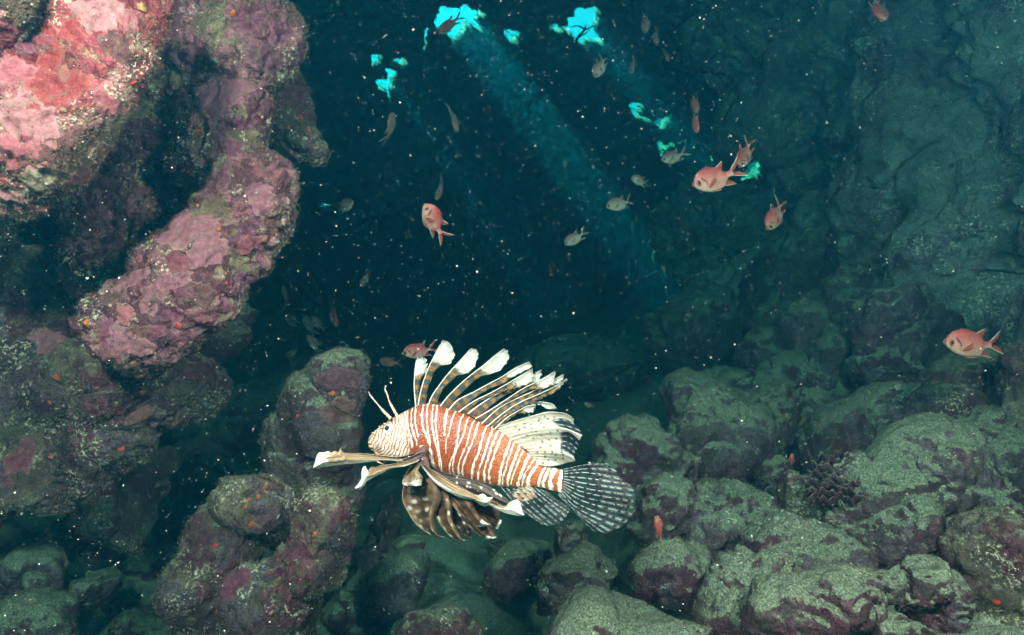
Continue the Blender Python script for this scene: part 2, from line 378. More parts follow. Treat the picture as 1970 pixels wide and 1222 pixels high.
# ---------------- left-hand rocks
rock('overhanging_rock', 'bright pink and red crusted rock jutting in at upper left, nearest and brightest of all',
     [(120, 40, .74, 195, 150, 120, 20), (70, 190, .75, 165, 150, 120, 30), (185, 70, .77, 96, 105, 90, 20), (-30, 310, .76, 120, 100, 100, 20), (75, 285, .78, 92, 78, 80, 40), (-90, 120, .78, 200, 300, 150, 0)],
     'pink', 'rock', vox=3.7, amp=.62, fine=1.25)
rock('overhanging_rock', 'narrow brown rock slab cut off by the top left corner above the pink rock',
     [(-10, -10, .66, 120, 60, 70, 40), (-70, 40, .67, 90, 70, 80, 40)], 'pink', 'rock', amp=.5)
rock('rock_buttress', 'big mauve crusted rock buttress hanging in folds behind the bright pink rock',
     [(480, 85, 1.12, 112, 84, 100, 14), (525, 72, 1.14, 68, 62, 80, 0), (380, 120, 1.16, 130, 130, 110, 0), (340, 250, 1.16, 140, 150, 110, 0), (420, 230, 1.10, 84, 90, 95, 0), (330, 20, 1.22, 130, 120, 100, 0),
      (290, 390, 1.17, 130, 150, 100, 0), (420, 320, 1.09, 100, 90, 95, 0), (478, 350, 1.06, 80, 88, 92, 0), (468, 420, 1.04, 96, 92, 95, 20), (420, 490, 1.02, 112, 84, 95, 38), (345, 560, 1.00, 118, 96, 95, 38), (262, 628, .99, 104, 108, 95, 30), (240, 520, 1.12, 90, 90, 80, 0)],
     'mauve', 'rock', vox=3.6, amp=.7, smooth=14, fine=1.3, warp=.55)
rock('rock_outcrop', 'grey brown rock knob with orange sponges behind the mauve buttress, open water to its right',
     [(545, 190, 1.42, 62, 86, 70, -12), (528, 265, 1.40, 66, 64, 70, 30), (480, 300, 1.45, 70, 60, 70, 0)], 'dull', 'rock', amp=.7)
rock('rock_ledge', 'dark shaded rock face in the recess below the bright pink rock',
     [(70, 560, 1.22, 120, 120, 90, 0), (170, 480, 1.32, 110, 110, 80, 0), (-20, 640, 1.22, 110, 130, 90, 0), (40, 470, 1.25, 90, 90, 70, 0)], 'dull', 'rock', amp=1.0)
rock('rock_ledge', 'teal tinted silty ledge peeping out behind the lower right of the mauve buttress',
     [(400, 660, 1.62, 74, 78, 70, 30), (320, 740, 1.6, 120, 70, 70, 30), (440, 610, 1.66, 34, 40, 40, 0)], 'silt', 'rock', amp=.9)
rock('rock_mass', 'broad olive brown rock mass with orange specks at the lower left below the buttress',
     [(220, 725, 1.13, 120, 60, 80, 20), (50, 690, 1.22, 100, 70, 80, 0), (60, 760, 1.2, 120, 80, 100, 20), (110, 640, 1.24, 62, 52, 60, 0), (230, 770, 1.2, 120, 66, 90, 30), (300, 760, 1.22, 88, 62, 80, 35), (170, 860, 1.2, 110, 72, 90, 40), (50, 880, 1.2, 90, 110, 90, 0), (90, 950, 1.22, 50, 52, 60, 0), (-60, 950, 1.25, 100, 120, 90, 0)],
     'dull', 'rock', vox=4.0, amp=.8, fine=1.2)
for spec in [
    ('boulder', 'round silty boulder at the far lower left under the olive rock mass', [(55, 1090, 1.45, 64, 62, 60, 0)], 'silt'),
    ('boulder', 'teal topped boulder touching the bottom edge near the lower left corner', [(70, 1215, 1.35, 62, 50, 60, 0)], 'silt'),
    ('boulder', 'brown boulder with a teal crown just right of the round lower left boulder', [(150, 1150, 1.5, 52, 58, 55, 20)], 'silt'),
    ('boulder', 'teal capped boulder below the pointed foot of the olive rock mass', [(185, 1060, 1.62, 48, 56, 55, -10), (130, 1020, 1.6, 46, 46, 50, 0)], 'silt'),
    ('boulder', 'tall narrow dark boulder leaning right, left of the two front pillars', [(275, 990, 1.62, 42, 105, 55, -14)], 'dull'),
    ('boulder', 'dark knobby boulder hanging under the tip of the olive rock mass', [(160, 985, 1.55, 50, 46, 50, 30), (240, 920, 1.65, 60, 50, 50, 40)], 'dull'),
    ('boulder', 'dim teal mound in the gully left of the front pillars', [(290, 1120, 1.95, 62, 56, 55, 0), (330, 1190, 1.9, 80, 60, 60, 0)], 'silt'),
    ('boulder', 'dim teal boulder deep in the gully behind the front pillars', [(385, 930, 2.2, 70, 66, 60, 10)], 'silt'),
    ('boulder', 'small dim boulder half hidden at the bottom of the left gully', [(235, 1215, 1.7, 70, 46, 50, 0)], 'silt'),
    ('boulder', 'faint far teal boulder above the gully, right of the olive rock mass', [(440, 820, 2.7, 110, 60, 70, 25), (520, 760, 3.0, 80, 60, 60, 0)], 'silt'),
    ('rock_pillar', 'tallest leaning pillar with purple top just left of the lionfish head', [(656, 748, 1.36, 50, 64, 56, 0), (628, 828, 1.36, 66, 84, 64, 24), (585, 910, 1.38, 74, 96, 70, 20), (550, 1010, 1.4, 76, 100, 70, 20), (640, 900, 1.4, 52, 100, 56, 0)], 'silt'),
    ('rock_pillar', 'left of the two front pillars, dark knobby top with orange specks', [(500, 955, 1.2, 66, 72, 62, 20), (455, 1060, 1.2, 62, 90, 62, 24), (425, 1160, 1.2, 76, 110, 70, 10), (400, 1240, 1.2, 60, 60, 60, 0)], 'dull'),
    ('rock_pillar', 'rounded front pillar below the lionfish pectoral fins, speckled teal and maroon', [(612, 1015, 1.12, 74, 68, 66, 0), (590, 1090, 1.12, 84, 76, 70, 30), (520, 1170, 1.12, 100, 88, 72, 35), (490, 1250, 1.12, 110, 60, 70, 0)], 'dull'),
    ('boulder', 'slanted teal boulder rising behind the right flank of the front pillars', [(750, 980, 1.85, 38, 70, 50, -20), (735, 1080, 1.85, 60, 90, 60, -20), (690, 1180, 1.8, 80, 80, 60, -20)], 'silt'),
    ('boulder', 'small teal topped boulder beneath the lionfish lower fins', [(778, 1052, 1.75, 36, 36, 40, 0)], 'silt'),
    ('boulder', 'teal and dark boulder second below the lionfish lower fins', [(762, 1118, 1.7, 48, 40, 45, 20)], 'silt'),
    ('boulder', 'low dark boulder at the bottom edge below the lionfish', [(845, 1210, 1.35, 84, 44, 60, 0)], 'dull'),
    ('boulder', 'small round teal boulder in the deep gap beneath the lionfish tail', [(950, 1072, 2.1, 40, 34, 40, 0)], 'silt'),
    ('boulder', 'oval teal boulder with dark underside below the lionfish tail', [(1000, 1112, 1.75, 58, 52, 55, 20)], 'silt'),
    ('boulder', 'faint teal boulder on the gully floor below the lionfish belly', [(880, 1100, 2.3, 70, 40, 50, 0), (860, 1150, 2.1, 90, 40, 50, 0)], 'silt'),
    ('boulder', 'upright green and maroon boulder directly under the tail fin', [(1090, 1050, 1.5, 44, 74, 55, -12), (1070, 1120, 1.5, 44, 56, 50, -10)], 'silt'),
    # right slope
    ('boulder', 'large mottled green and purple boulder right of the tail fin', [(1250, 890, 1.62, 88, 74, 75, 10), (1300, 900, 1.66, 60, 60, 60, 0)], 'silt'),
    ('boulder', 'dark purple peaked boulder rising behind the mottled green boulder', [(1345, 790, 1.85, 68, 66, 65, -20), (1390, 830, 1.85, 70, 60, 60, -10), (1330, 860, 1.8, 60, 66, 60, 0)], 'silt'),
    ('boulder', 'boulder with smooth teal top and dark purple flank right of the peaked boulder', [(1475, 800, 1.95, 72, 52, 60, 8), (1440, 840, 1.92, 60, 44, 50, 0)], 'silt'),
    ('boulder', 'low reddish brown boulder fading into haze behind the peaked boulder', [(1395, 712, 2.4, 64, 34, 50, 0), (1430, 740, 2.3, 50, 40, 50, 0)], 'silt'),
    ('boulder', 'dark rounded boulder beside the lower edge of the tail fin', [(1262, 1010, 1.42, 56, 68, 55, 0)], 'silt'),
    ('boulder', 'brown boulder with maroon face right of the dark rounded boulder', [(1375, 990, 1.45, 72, 60, 60, -20), (1420, 1000, 1.5, 48, 44, 50, 0)], 'silt'),
    ('boulder', 'sandy boulder with wine red flank, centre of the lower right slope', [(1305, 1110, 1.22, 78, 62, 62, -20), (1350, 1090, 1.25, 50, 46, 50, 0)], 'silt'),
    ('boulder', 'sandy pointed boulder with maroon ridge next to the wine flanked one', [(1440, 1120, 1.12, 62, 66, 58, -30), (1410, 1180, 1.1, 56, 56, 50, 0)], 'silt'),
    ('boulder', 'smooth sand dusted boulder below the tail fin at the bottom', [(1150, 1145, 1.32, 84, 66, 62, 10), (1200, 1190, 1.3, 70, 60, 60, 0)], 'silt'),
    ('boulder', 'sandy boulder lying on the bottom edge left of centre right', [(1130, 1225, 1.08, 80, 56, 60, 20), (1240, 1235, 1.08, 120, 60, 60, 0)], 'silt'),
    ('boulder', 'long sandy boulder with maroon crust near the bottom edge', [(1590, 1140, 1.02, 100, 56, 62, 22), (1510, 1190, 1.0, 86, 56, 60, 20), (1660, 1120, 1.05, 60, 50, 50, 0)], 'silt'),
    ('boulder', 'steep boulder with dark red side face near the bottom right', [(1765, 1120, 1.02, 54, 84, 60, -22), (1810, 1180, 1.04, 60, 80, 60, 0)], 'silt'),
    ('boulder', 'biggest sandy boulder of the right slope with ragged maroon crust', [(1800, 900, 1.3, 86, 84, 85, -10), (1720, 980, 1.28, 110, 66, 80, 30), (1850, 990, 1.3, 110, 100, 85, 0), (1660, 1020, 1.28, 56, 44, 55, 20)], 'silt'),
    ('boulder', 'dark boulder in the lower right corner behind the red faced one', [(1930, 1120, 1.12, 80, 100, 70, 0), (1900, 1040, 1.2, 60, 60, 60, 0)], 'dull'),
    ('boulder', 'flat sandy boulder in the bottom right corner', [(1920, 1250, .98, 130, 60, 60, 0), (1700, 1240, .98, 110, 40, 50, 0)], 'silt'),
    ('boulder', 'teal boulder leaning on the slope above the rubble patch', [(1535, 850, 2.05, 62, 84, 60, -20), (1560, 930, 1.95, 50, 50, 50, 0)], 'silt'),
    ('boulder', 'tall mottled boulder with purple blotch, left below the rightmost red fish', [(1700, 640, 2.1, 74, 86, 75, -10), (1690, 720, 2.05, 66, 76, 70, 0), (1740, 590, 2.15, 60, 44, 55, 0)], 'silt'),
    ('boulder', 'flat topped boulder high on the slope against the right wall', [(1692, 522, 2.5, 58, 34, 50, 0), (1700, 545, 2.5, 54, 28, 45, 0)], 'silt'),
    ('boulder', 'rough brown boulder below the flat topped one', [(1612, 590, 2.5, 50, 38, 45, 0), (1640, 560, 2.55, 40, 34, 40, 0)], 'silt'),
    ('boulder', 'slender upright teal slab left of the tall mottled boulder', [(1590, 730, 2.2, 24, 100, 45, -14)], 'silt'),
    ('boulder', 'short teal slab beside the slender upright one', [(1560, 690, 2.35, 30, 60, 45, -10)], 'silt'),
    ('boulder', 'smooth teal slope stone below the tall mottled boulder', [(1735, 810, 1.85, 86, 70, 60, 30), (1650, 850, 1.8, 60, 60, 50, 0)], 'silt'),
    ('boulder', 'dark hollow faced boulder under the rightmost red fish', [(1830, 740, 1.85, 84, 74, 65, 10), (1850, 830, 1.75, 90, 60, 60, 0)], 'dull'),
    ('boulder', 'rounded boulder on the right edge below the rightmost red fish', [(1950, 730, 1.6, 54, 70, 60, 0), (1960, 830, 1.55, 60, 70, 60, 0)], 'dull'),
    ('boulder', 'dim teal boulder at the foot of the back slope', [(1510, 545, 3.0, 62, 80, 60, -10), (1490, 620, 2.9, 50, 50, 50, 0)], 'silt'),
    ('boulder', 'faint hazy boulder left on the back slope', [(1430, 640, 3.3, 90, 60, 60, 20), (1318, 630, 3.2, 96, 66, 60, 0)], 'silt'),  # second lobe added to cover the spot where the sun shaft lands
    ('boulder', 'dim rock mound added far behind the lionfish dorsal spines to hide sun patches', [(1100, 690, 3.7, 120, 52, 80, 0), (1200, 700, 3.6, 90, 40, 70, 0)], 'silt'),  # added mound, screens sun patches on the floor behind it
    ('boulder', 'silty boulder high on the right edge of the slope under the right wall', [(1900, 860, 1.5, 84, 62, 60, 20), (1965, 900, 1.45, 60, 60, 55, 0)], 'silt'),
    ('boulder', 'smooth slanting stone between the purple blotched boulder and the biggest boulder', [(1660, 800, 1.85, 76, 50, 55, 40), (1620, 860, 1.8, 60, 46, 50, 30)], 'silt'),
    ('boulder', 'dim lobe fused to the wall left of the rightmost red fish', [(1790, 650, 2.3, 70, 80, 60, -15), (1770, 560, 2.45, 56, 56, 50, 0)], 'silt'),
    ('boulder', 'dark lobe wedged under the flat topped boulder of the right slope', [(1640, 640, 2.4, 50, 60, 50, -20), (1580, 620, 2.6, 60, 56, 50, 20)], 'silt'),
    ('boulder', 'hazy knob stepping up the back slope behind the peaked boulder', [(1500, 700, 2.5, 66, 56, 55, 20), (1530, 760, 2.25, 60, 50, 50, 0)], 'silt'),
    ('boulder', 'small dark stone between the tail fin boulder and the rubble', [(1455, 905, 1.75, 40, 34, 40, 0), (1500, 960, 1.6, 44, 30, 40, 20)], 'silt'),
    ('boulder', 'pinkish small boulder at the lower edge of the rubble patch', [(1560, 985, 1.45, 34, 44, 40, -20)], 'dull'),
    ('boulder', 'low sandy stone between the pointed boulder and the biggest boulder', [(1560, 1075, 1.25, 80, 36, 55, 15), (1480, 1050, 1.3, 60, 40, 50, 0)], 'silt'),
]:
    nm, lab, lobes, mt = spec
    rock(nm, lab, lobes, mt, 'pillar' if nm == 'rock_pillar' else 'boulder', 'boulders on the cave floor' if nm == 'boulder' else None, facets=5, warp=.8, grow=1.14 if lobes[0][0] > 1040 else 1.05)
ROCKS = flush_rocks()
print('rocks', len(ROCKS), sum(len(o.data.polygons) for o in ROCKS))
#@@STAGE2@@
# ================================================================== growths on the rocks
M['crust'] = None
def crust_material():
    s = NT('coralline_crust'); a = s.n('ShaderNodeAttribute', attribute_name='Col'); g = s.n('ShaderNodeNewGeometry')
    n1, _ = s.noise(g.outputs['Position'], 140, 4, .65); n2, _ = s.noise(g.outputs['Position'], 480, 2, .6)
    c = s.mix(s.step(n1, .3, .75), s.mix(.45, a.outputs['Color'], (.06, .02, .03)), s.mix(.08, a.outputs['Color'], (.8, .6, .6)))
    c = s.mix(s.math('MULTIPLY', s.step(n2, .62, .72), .4), c, (.5, .42, .36))
    t3, _ = s.noise(g.outputs['Position'], 60, 5, .7); c = s.mix(s.math('MULTIPLY', s.step(t3, .56, .64), .6), c, (.20, .15, .11))
    bp = s.n('ShaderNodeBump'); bp.inputs['Strength'].default_value = .6; bp.inputs['Distance'].default_value = .004; s.set(bp.inputs['Height'], s.math('ADD', n1, s.math('MULTIPLY', n2, .4)))
    p = s.n('ShaderNodeBsdfPrincipled'); s.set(p.inputs['Base Color'], c); p.inputs['Roughness'].default_value = .75; p.inputs['Specular IOR Level'].default_value = .25; s.set(p.inputs['Normal'], bp.outputs[0])
    s.t.links.new(p.outputs[0], s.out.inputs[0]); return s.m
M['crust'] = crust_material()
bpy.context.view_layer.update()
DG = bpy.context.evaluated_depsgraph_get()
def shoot(px, py):
    dr = (at(px, py, 1.0) - CAM).normalized()
    ok, loc, nor, _, ob, _ = scene.ray_cast(DG, CAM, dr)
    return (loc, nor, ob) if ok and ob.get('_k') else None
def surf(ob, p, n, reach):
    """nearest point of the rock along -n from above p (world; rocks are only translated)"""
    l = ob.location; ok, loc, nor, _ = ob.ray_cast(p - l + n * reach, -n, distance=reach * 2.2)
    return (loc + l, nor) if ok else (None, None)
def set_col0(me, C):
    at_ = me.color_attributes.new('Col', 'FLOAT_COLOR', 'POINT'); at_.data.foreach_set('color', np.asarray(C, dtype=np.float32).ravel())
prg = np.random.default_rng(21)
def plate(px, py, rx, ry, turn, col, thick=1.0, name='crust_plate', lobed=.22):
    h = shoot(px, py)
    if not h: return
    p0, n, ob = h; n = Vector((0, 0, 0))
    for j in range(16):
        h2 = shoot(px + .6 * rx * math.cos(j * .8) * (1 - .5 * (j % 2)), py + .6 * ry * math.sin(j * .8) * (1 - .5 * (j % 2)))
        if h2 and h2[2] == ob and (h2[0] - p0).length < .1: n += h2[1]
    n = (n.normalized() + (CAM - p0).normalized() * .35).normalized()
    t1 = Vector((1, 0, 0)); t1 = (t1 - n * t1.dot(n)).normalized(); t2 = n.cross(t1); t2 = -t2 if t2.z < 0 else t2
    m = F * (p0 - CAM).y; seg, rings = 40, 8; ph = prg.uniform(0, 9, 6); V = []; C = []
    a = R_(turn); cv = np.array(col)
    for r in range(rings + 1):
        fr = r / rings
        for j in range(seg):
            th = 2 * math.pi * j / seg
            lob = 1 + lobed * (.6 * math.sin(2 * th + ph[0]) + .55 * math.sin(3 * th + ph[1]) + .4 * math.sin(5 * th + ph[2]) + .3 * math.sin(9 * th + ph[3])) + .07 * math.sin(14 * th + ph[4]) + .05 * math.sin(19 * th + ph[5])
            x, y = rx * fr * lob * math.cos(th), ry * fr * lob * math.sin(th)
            x, y = x * math.cos(a) - y * math.sin(a), x * math.sin(a) + y * math.cos(a)
            q = p0 + t1 * (x * m) + t2 * (y * m)
            s_, sn = surf(ob, q, n, .10)
            if s_ is None or (s_ - q).length > 1.0 * max(rx, ry) * m + .015: return
            e = [1, 1, 1, 1, 1, 1.05, 1.2, 1.25, -.6][r] * .0022 * thick * (m / F)
            V.append(s_ + n * e - ob.location)
            rim = max(0, (fr - .72) / .28); C.append((*(cv * (1 - .16 * rim) + np.array((.75, .5, .5)) * .16 * rim), 1))
    V = [tuple(v) for v in V]; Fc = []
    for r in range(rings):
        for j in range(seg):
            b = (j + 1) % seg
            if r == 0: Fc.append((0, seg + j, seg + b))
            else: Fc.append((r * seg + j, (r + 1) * seg + j, (r + 1) * seg + b, r * seg + b))
    me = bpy.data.meshes.new(name); me.from_pydata(V, [], Fc); set_col0(me, C)
    o = obj(name, me, M['crust'], ob); return o
PK, RD, DW, MV, PU, DP, LP, CR, BR = (.42, .10, .13), (.33, .025, .025), (.20, .02, .045), (.31, .095, .13), (.17, .025, .065), (.095, .012, .034), (.48, .19, .21), (.34, .27, .18), (.11, .025, .022)
PLATES = [  # the bright pink rock
    (190, 25, 44, 40, 0, LP), (95, 100, 26, 60, -10, RD), (60, 85, 34, 24, 20, PU), (110, 170, 60, 44, 30, RD), (60, 230, 44, 60, 10, LP), (30, 140, 30, 34, 0, PK), (165, 160, 28, 22, 0, RD), (95, 250, 24, 26, 0, LP), (30, 290, 46, 40, 20, PK),
    (120, 285, 50, 32, 20, BR), (20, 200, 24, 30, 0, CR), (150, 340, 26, 22, 0, PK), (70, 350, 40, 24, 20, CR), (20, 380, 34, 26, 10, LP), (225, 90, 26, 34, 20, BR), (205, 200, 22, 30, 0, PK), (180, 250, 24, 20, 0, BR), (250, 40, 22, 26, 0, PK), (140, 60, 22, 40, -15, RD), (10, 60, 22, 40, 30, MV),
    # the mauve buttress
    (430, 180, 52, 34, 30, MV), (510, 115, 44, 24, -20, DP), (480, 40, 34, 20, 10, PU), (540, 70, 28, 20, 20, PU), (420, 350, 22, 42, -20, DP), (500, 380, 24, 40, 10, MV), (450, 290, 22, 30, 30, PU),
    (360, 440, 60, 34, 10, MV), (400, 480, 40, 36, 20, MV), (345, 507, 25, 26, 0, DW), (325, 545, 40, 22, 30, MV), (290, 575, 26, 34, 0, MV), (305, 597, 26, 22, 20, DP), (330, 606, 20, 18, 0, PU), (352, 565, 20, 24, 0, PU), (385, 565, 26, 30, 30, BR), (240, 605, 19, 18, 0, PK), (232, 660, 26, 40, 20, MV), (205, 650, 16, 42, 0, PU), (275, 668, 20, 26, -10, MV), (265, 640, 26, 16, 20, BR), (215, 575, 22, 26, 0, BR), (250, 540, 42, 20, 25, MV), (300, 640, 20, 16, 0, PU), (430, 590, 18, 14, 0, PU), (520, 430, 24, 20, 0, BR), (480, 470, 26, 18, 0, DW),
    # olive mass, pillars, slope
    (90, 655, 30, 26, 0, MV), (40, 880, 26, 36, 0, DW), (120, 800, 36, 22, 20, PU), (270, 800, 26, 16, 20, BR), (600, 150, 14, 10, 0, DW), (655, 730, 42, 26, -10, DP), (650, 790, 40, 24, 0, BR), (520, 925, 30, 22, 0, BR), (620, 1010, 44, 26, 0, DP), (580, 1060, 34, 24, 0, PU), (450, 1120, 34, 30, 0, PU), (480, 1010, 30, 24, 0, BR),
    ]
for pl in PLATES: plate(*pl)
def sponge(px, py, r, col, name='sponge'):
    h = shoot(px, py)
    if not h: return
    p0, n, ob = h; m = F * (p0 - CAM).y; R = r * m * .85
    v = IV2 * np.array([1, 1, 1]); q = v * 2.3 + prg.uniform(0, 50)
    v = v * (1 + .9 * fbm(q, 3, 3))[:, None] * prg.uniform(.6, 1.25, 3); nn = np.array(n)
    v = v - nn[None, :] * (v @ nn)[:, None] * .75
    me = bpy.data.meshes.new(name); me.from_pydata((v * R + np.array(p0 - ob.location)).tolist(), [], IF2.tolist()); set_col0(me, np.tile((*col, 1), (len(v), 1)))
    obj(name, me, M['crust'], ob)
IV2, IF2 = ico(3)
OR, YL, RE, WH, GR = (.62, .13, .025), (.55, .33, .10), (.62, .035, .02), (.80, .78, .66), (.36, .50, .22)
for s_ in [(432, 271, 6, OR), (310, 128, 8, OR), (303, 120, 6, OR), (448, 26, 9, OR), (343, 627, 8, RE), (436, 482, 7, OR), (435, 525, 5, OR), (437, 545, 5, OR), (428, 567, 6, YL), (418, 565, 5, YL), (430, 505, 5, BR), (335, 540, 8, WH), (350, 535, 5, OR), (200, 540, 9, YL), (225, 565, 11, YL), (240, 560, 7, CR), (180, 570, 8, OR), (265, 440, 5, GR), (420, 440, 6, OR), (510, 460, 5, OR), (380, 395, 4, YL),
           (555, 245, 5, OR), (595, 250, 6, OR), (525, 270, 5, OR), (560, 293, 5, OR), (185, 58, 12, YL), (275, 15, 11, YL), (240, 28, 6, RE), (205, 50, 7, OR), (150, 15, 9, OR), (285, 30, 6, OR), (255, 160, 8, RE), (210, 305, 5, RE), (215, 255, 5, RE), (45, 372, 8, GR), (170, 340, 9, OR), (290, 165, 9, GR), (95, 775, 6, OR), (100, 878, 7, OR), (75, 655, 5, OR), (68, 640, 6, YL), (270, 745, 5, OR), (275, 755, 6, OR), (265, 740, 4, YL), (225, 775, 5, YL), (186, 745, 5, YL), (50, 850, 4, OR),
           (640, 758, 6, OR), (660, 757, 6, GR), (548, 800, 4, RE), (572, 800, 5, RE), (510, 940, 8, OR), (498, 955, 6, OR), (473, 975, 5, OR), (485, 1010, 8, OR), (535, 995, 7, WH), (605, 1028, 8, OR), (415, 1050, 8, RE), (635, 945, 6, GR), (615, 900, 12, BR), (1420, 1065, 4, WH)]:
    sponge(*s_)
# short algal turf: thousands of tiny blades
def turf_material():
    s = NT('algal_turf'); a = s.n('ShaderNodeAttribute', attribute_name='Col'); p = s.n('ShaderNodeBsdfPrincipled')
    g = s.n('ShaderNodeNewGeometry'); f, _ = s.noise(g.outputs['Position'], 200, 1)
    s.set(p.inputs['Base Color'], s.mix(f, (.12, .10, .07), a.outputs['Color'])); p.inputs['Roughness'].default_value = .85
    s.t.links.new(p.outputs[0], s.out.inputs[0]); return s.m
M['turf'] = turf_material()
def turf(ob, n, cols, length=.006, seed=0, thr=.0, up=.3):
    me = ob.data; r = np.random.default_rng(seed); nv = len(me.vertices)
    co = np.empty(nv * 3, np.float32); me.vertices.foreach_get('co', co); co = co.reshape(-1, 3)
    no = np.empty(nv * 3, np.float32); me.vertices.foreach_get('normal', no); no = no.reshape(-1, 3)
    wpos = co + np.array(ob.location, dtype=np.float32); view = np.array(CAM, dtype=np.float32) - wpos; dist = np.linalg.norm(view, axis=1); fac = (no * view).sum(1) / dist
    k = ob['_k']; msk = fbm(wpos / k * 11, 3, 90) + .35 * (1 - np.abs(fac))
    px = 985 + wpos[:, 0] / wpos[:, 1] / F; py = 611 - (wpos[:, 2] - CAM.z) / wpos[:, 1] / F
    cand = np.where((fac > -.15) & (msk > thr) & (px > -60) & (px < 2030) & (py > -60) & (py < 1290))[0]
    if len(cand) < 10: return
    i = r.choice(cand, n); base = co[i] + r.normal(size=(n, 3)).astype(np.float32) * .0015 * k
    d = no[i] + r.normal(size=(n, 3)) * .55 + np.array([0, 0, up]); d /= np.linalg.norm(d, axis=1)[:, None]
    w_ = np.cross(d, r.normal(size=(n, 3))); w_ /= np.linalg.norm(w_, axis=1)[:, None]; L = (length * k * r.uniform(.35, 1.2, n))[:, None]
    hw = .00034 * k
    tip = base + d * L + r.normal(size=(n, 3)) * .25 * L
    V = np.stack([base - w_ * hw * 1.3, base + w_ * hw * 1.3, tip], 1).reshape(-1, 3)
    Fc = np.arange(n * 3).reshape(-1, 3)
    cc = np.array(cols)[r.integers(0, len(cols), n)] * r.uniform(.6, 1.15, (n, 1)); cc = np.concatenate([np.clip(cc, 0, 1), np.ones((n, 1))], 1)
    m2 = bpy.data.meshes.new('turf'); m2.from_pydata(V.tolist(), [], Fc.tolist()); set_col0(m2, np.repeat(cc, 3, 0))
    t = obj('turf', m2, M['turf'], ob, smooth=False); t['kind'] = 'stuff'
TC1 = [(.40, .33, .20), (.32, .23, .13), (.50, .43, .29), (.38, .08, .06), (.20, .15, .09)]
TC2 = [(.30, .28, .18), (.20, .18, .12), (.36, .32, .22), (.24, .13, .11)]
for j, ob in enumerate(ROCKS):
    if ob.name.startswith('cave'): continue
    if ob.name.startswith('overhanging'): turf(ob, 20000, TC1, .0055, j, .05)
    elif ob.name.startswith('rock_buttress'): turf(ob, 20000, TC1[1:2] + TC2, .0045, j, .16)
    elif ob.name.startswith('rock_mass'): turf(ob, 16000, TC2, .0045, j, -.05)
    elif ob.name.startswith(('rock_pillar', 'rock_outcrop')): turf(ob, 6000, TC2, .0038, j, .05)
    else: turf(ob, 1500, TC2, .0032, j, .1)
# ruffled coral and coral rubble between the boulders of the right slope
h = shoot(1622, 918)
if h:
    p0, n0, _ = h; d0 = p0.y + .03
    cr = empty('ruffled_coral', at(1622, 965, d0)); tag(cr, 'dark ruffled coral of wavy ridges beside the rubble patch on the right slope', 'coral')
    for k in range(8):
        py0 = 876 + k * 12; hw_ = 74 * math.sqrt(max(.15, 1 - ((k - 3.8) / 5) ** 2)); uu = np.linspace(-1, 1, 44)
        x = 1622 + uu * hw_; y = py0 + 5 * np.sin(uu * 9 + k * 1.7) + 3 * np.sin(uu * 23 + k) + 10 * uu * uu
        dep = d0 - .012 * k + .02 * uu * uu
        V = []
        for q in range(44):
            wv = .006 * math.sin(uu[q] * 20 + k * 2)
            for (dy_, dd) in ((7, .012), (-5, -.002 + wv), (-7, .0 + wv), (-4, .006 + wv), (8, .024)):
                V.append(tuple(at(x[q], y[q] + dy_, dep[q] + dd) - cr.location))
        Fc = [(q * 5 + e, q * 5 + 5 + e, q * 5 + 6 + e, q * 5 + 1 + e) for q in range(43) for e in range(4)] + [(q * 5 + 4, q * 5 + 9, q * 5 + 5, q * 5) for q in range(43)]
        mesh_obj('coral_ridge', V, Fc, M['silt'], cr)
V, Fc, C, nn_ = [], [], [], 0
IV1, IF1 = ico(1)
rr = np.random.default_rng(5)
for _ in range(700):
    px, py = rr.uniform(1450, 1720), rr.uniform(850, 1060)
    if abs(px - 1550 + (py - 950) * .5) > 70: continue
    h = shoot(px, py)
    if not h and scene.ray_cast(DG, CAM, (at(px, py, 1) - CAM).normalized())[0]: h = scene.ray_cast(DG, CAM, (at(px, py, 1) - CAM).normalized())[1:3]
    if not h: continue
    if h[1].z < .55: continue
    r_ = F * h[0].y * rr.uniform(1.6, 4.6) * (1.5 if rr.random() < .1 else 1)
    q = IV1 * rr.uniform(.5, 1.3, 3) * (1 + .3 * fbm(IV1 * 1.7 + rr.uniform(0, 40), 2, 4))[:, None] * r_ + np.array(h[0]); V.append(q); Fc.append(IF1 + nn_); nn_ += len(q)
    C.append(np.tile((*(np.array([(.45, .42, .34), (.55, .53, .46), (.34, .31, .24), (.40, .27, .27)][rr.integers(0, 4)]) * rr.uniform(.6, 1.1)), 1), (len(q), 1)))
me = bpy.data.meshes.new('coral_rubble'); me.from_pydata(np.concatenate(V).tolist(), [], np.concatenate(Fc).tolist()); set_col0(me, np.concatenate(C))
tag(obj('coral_rubble', me, M['crust'], smooth=False), 'pale broken coral rubble between boulders of the right slope', None, None, 'stuff')

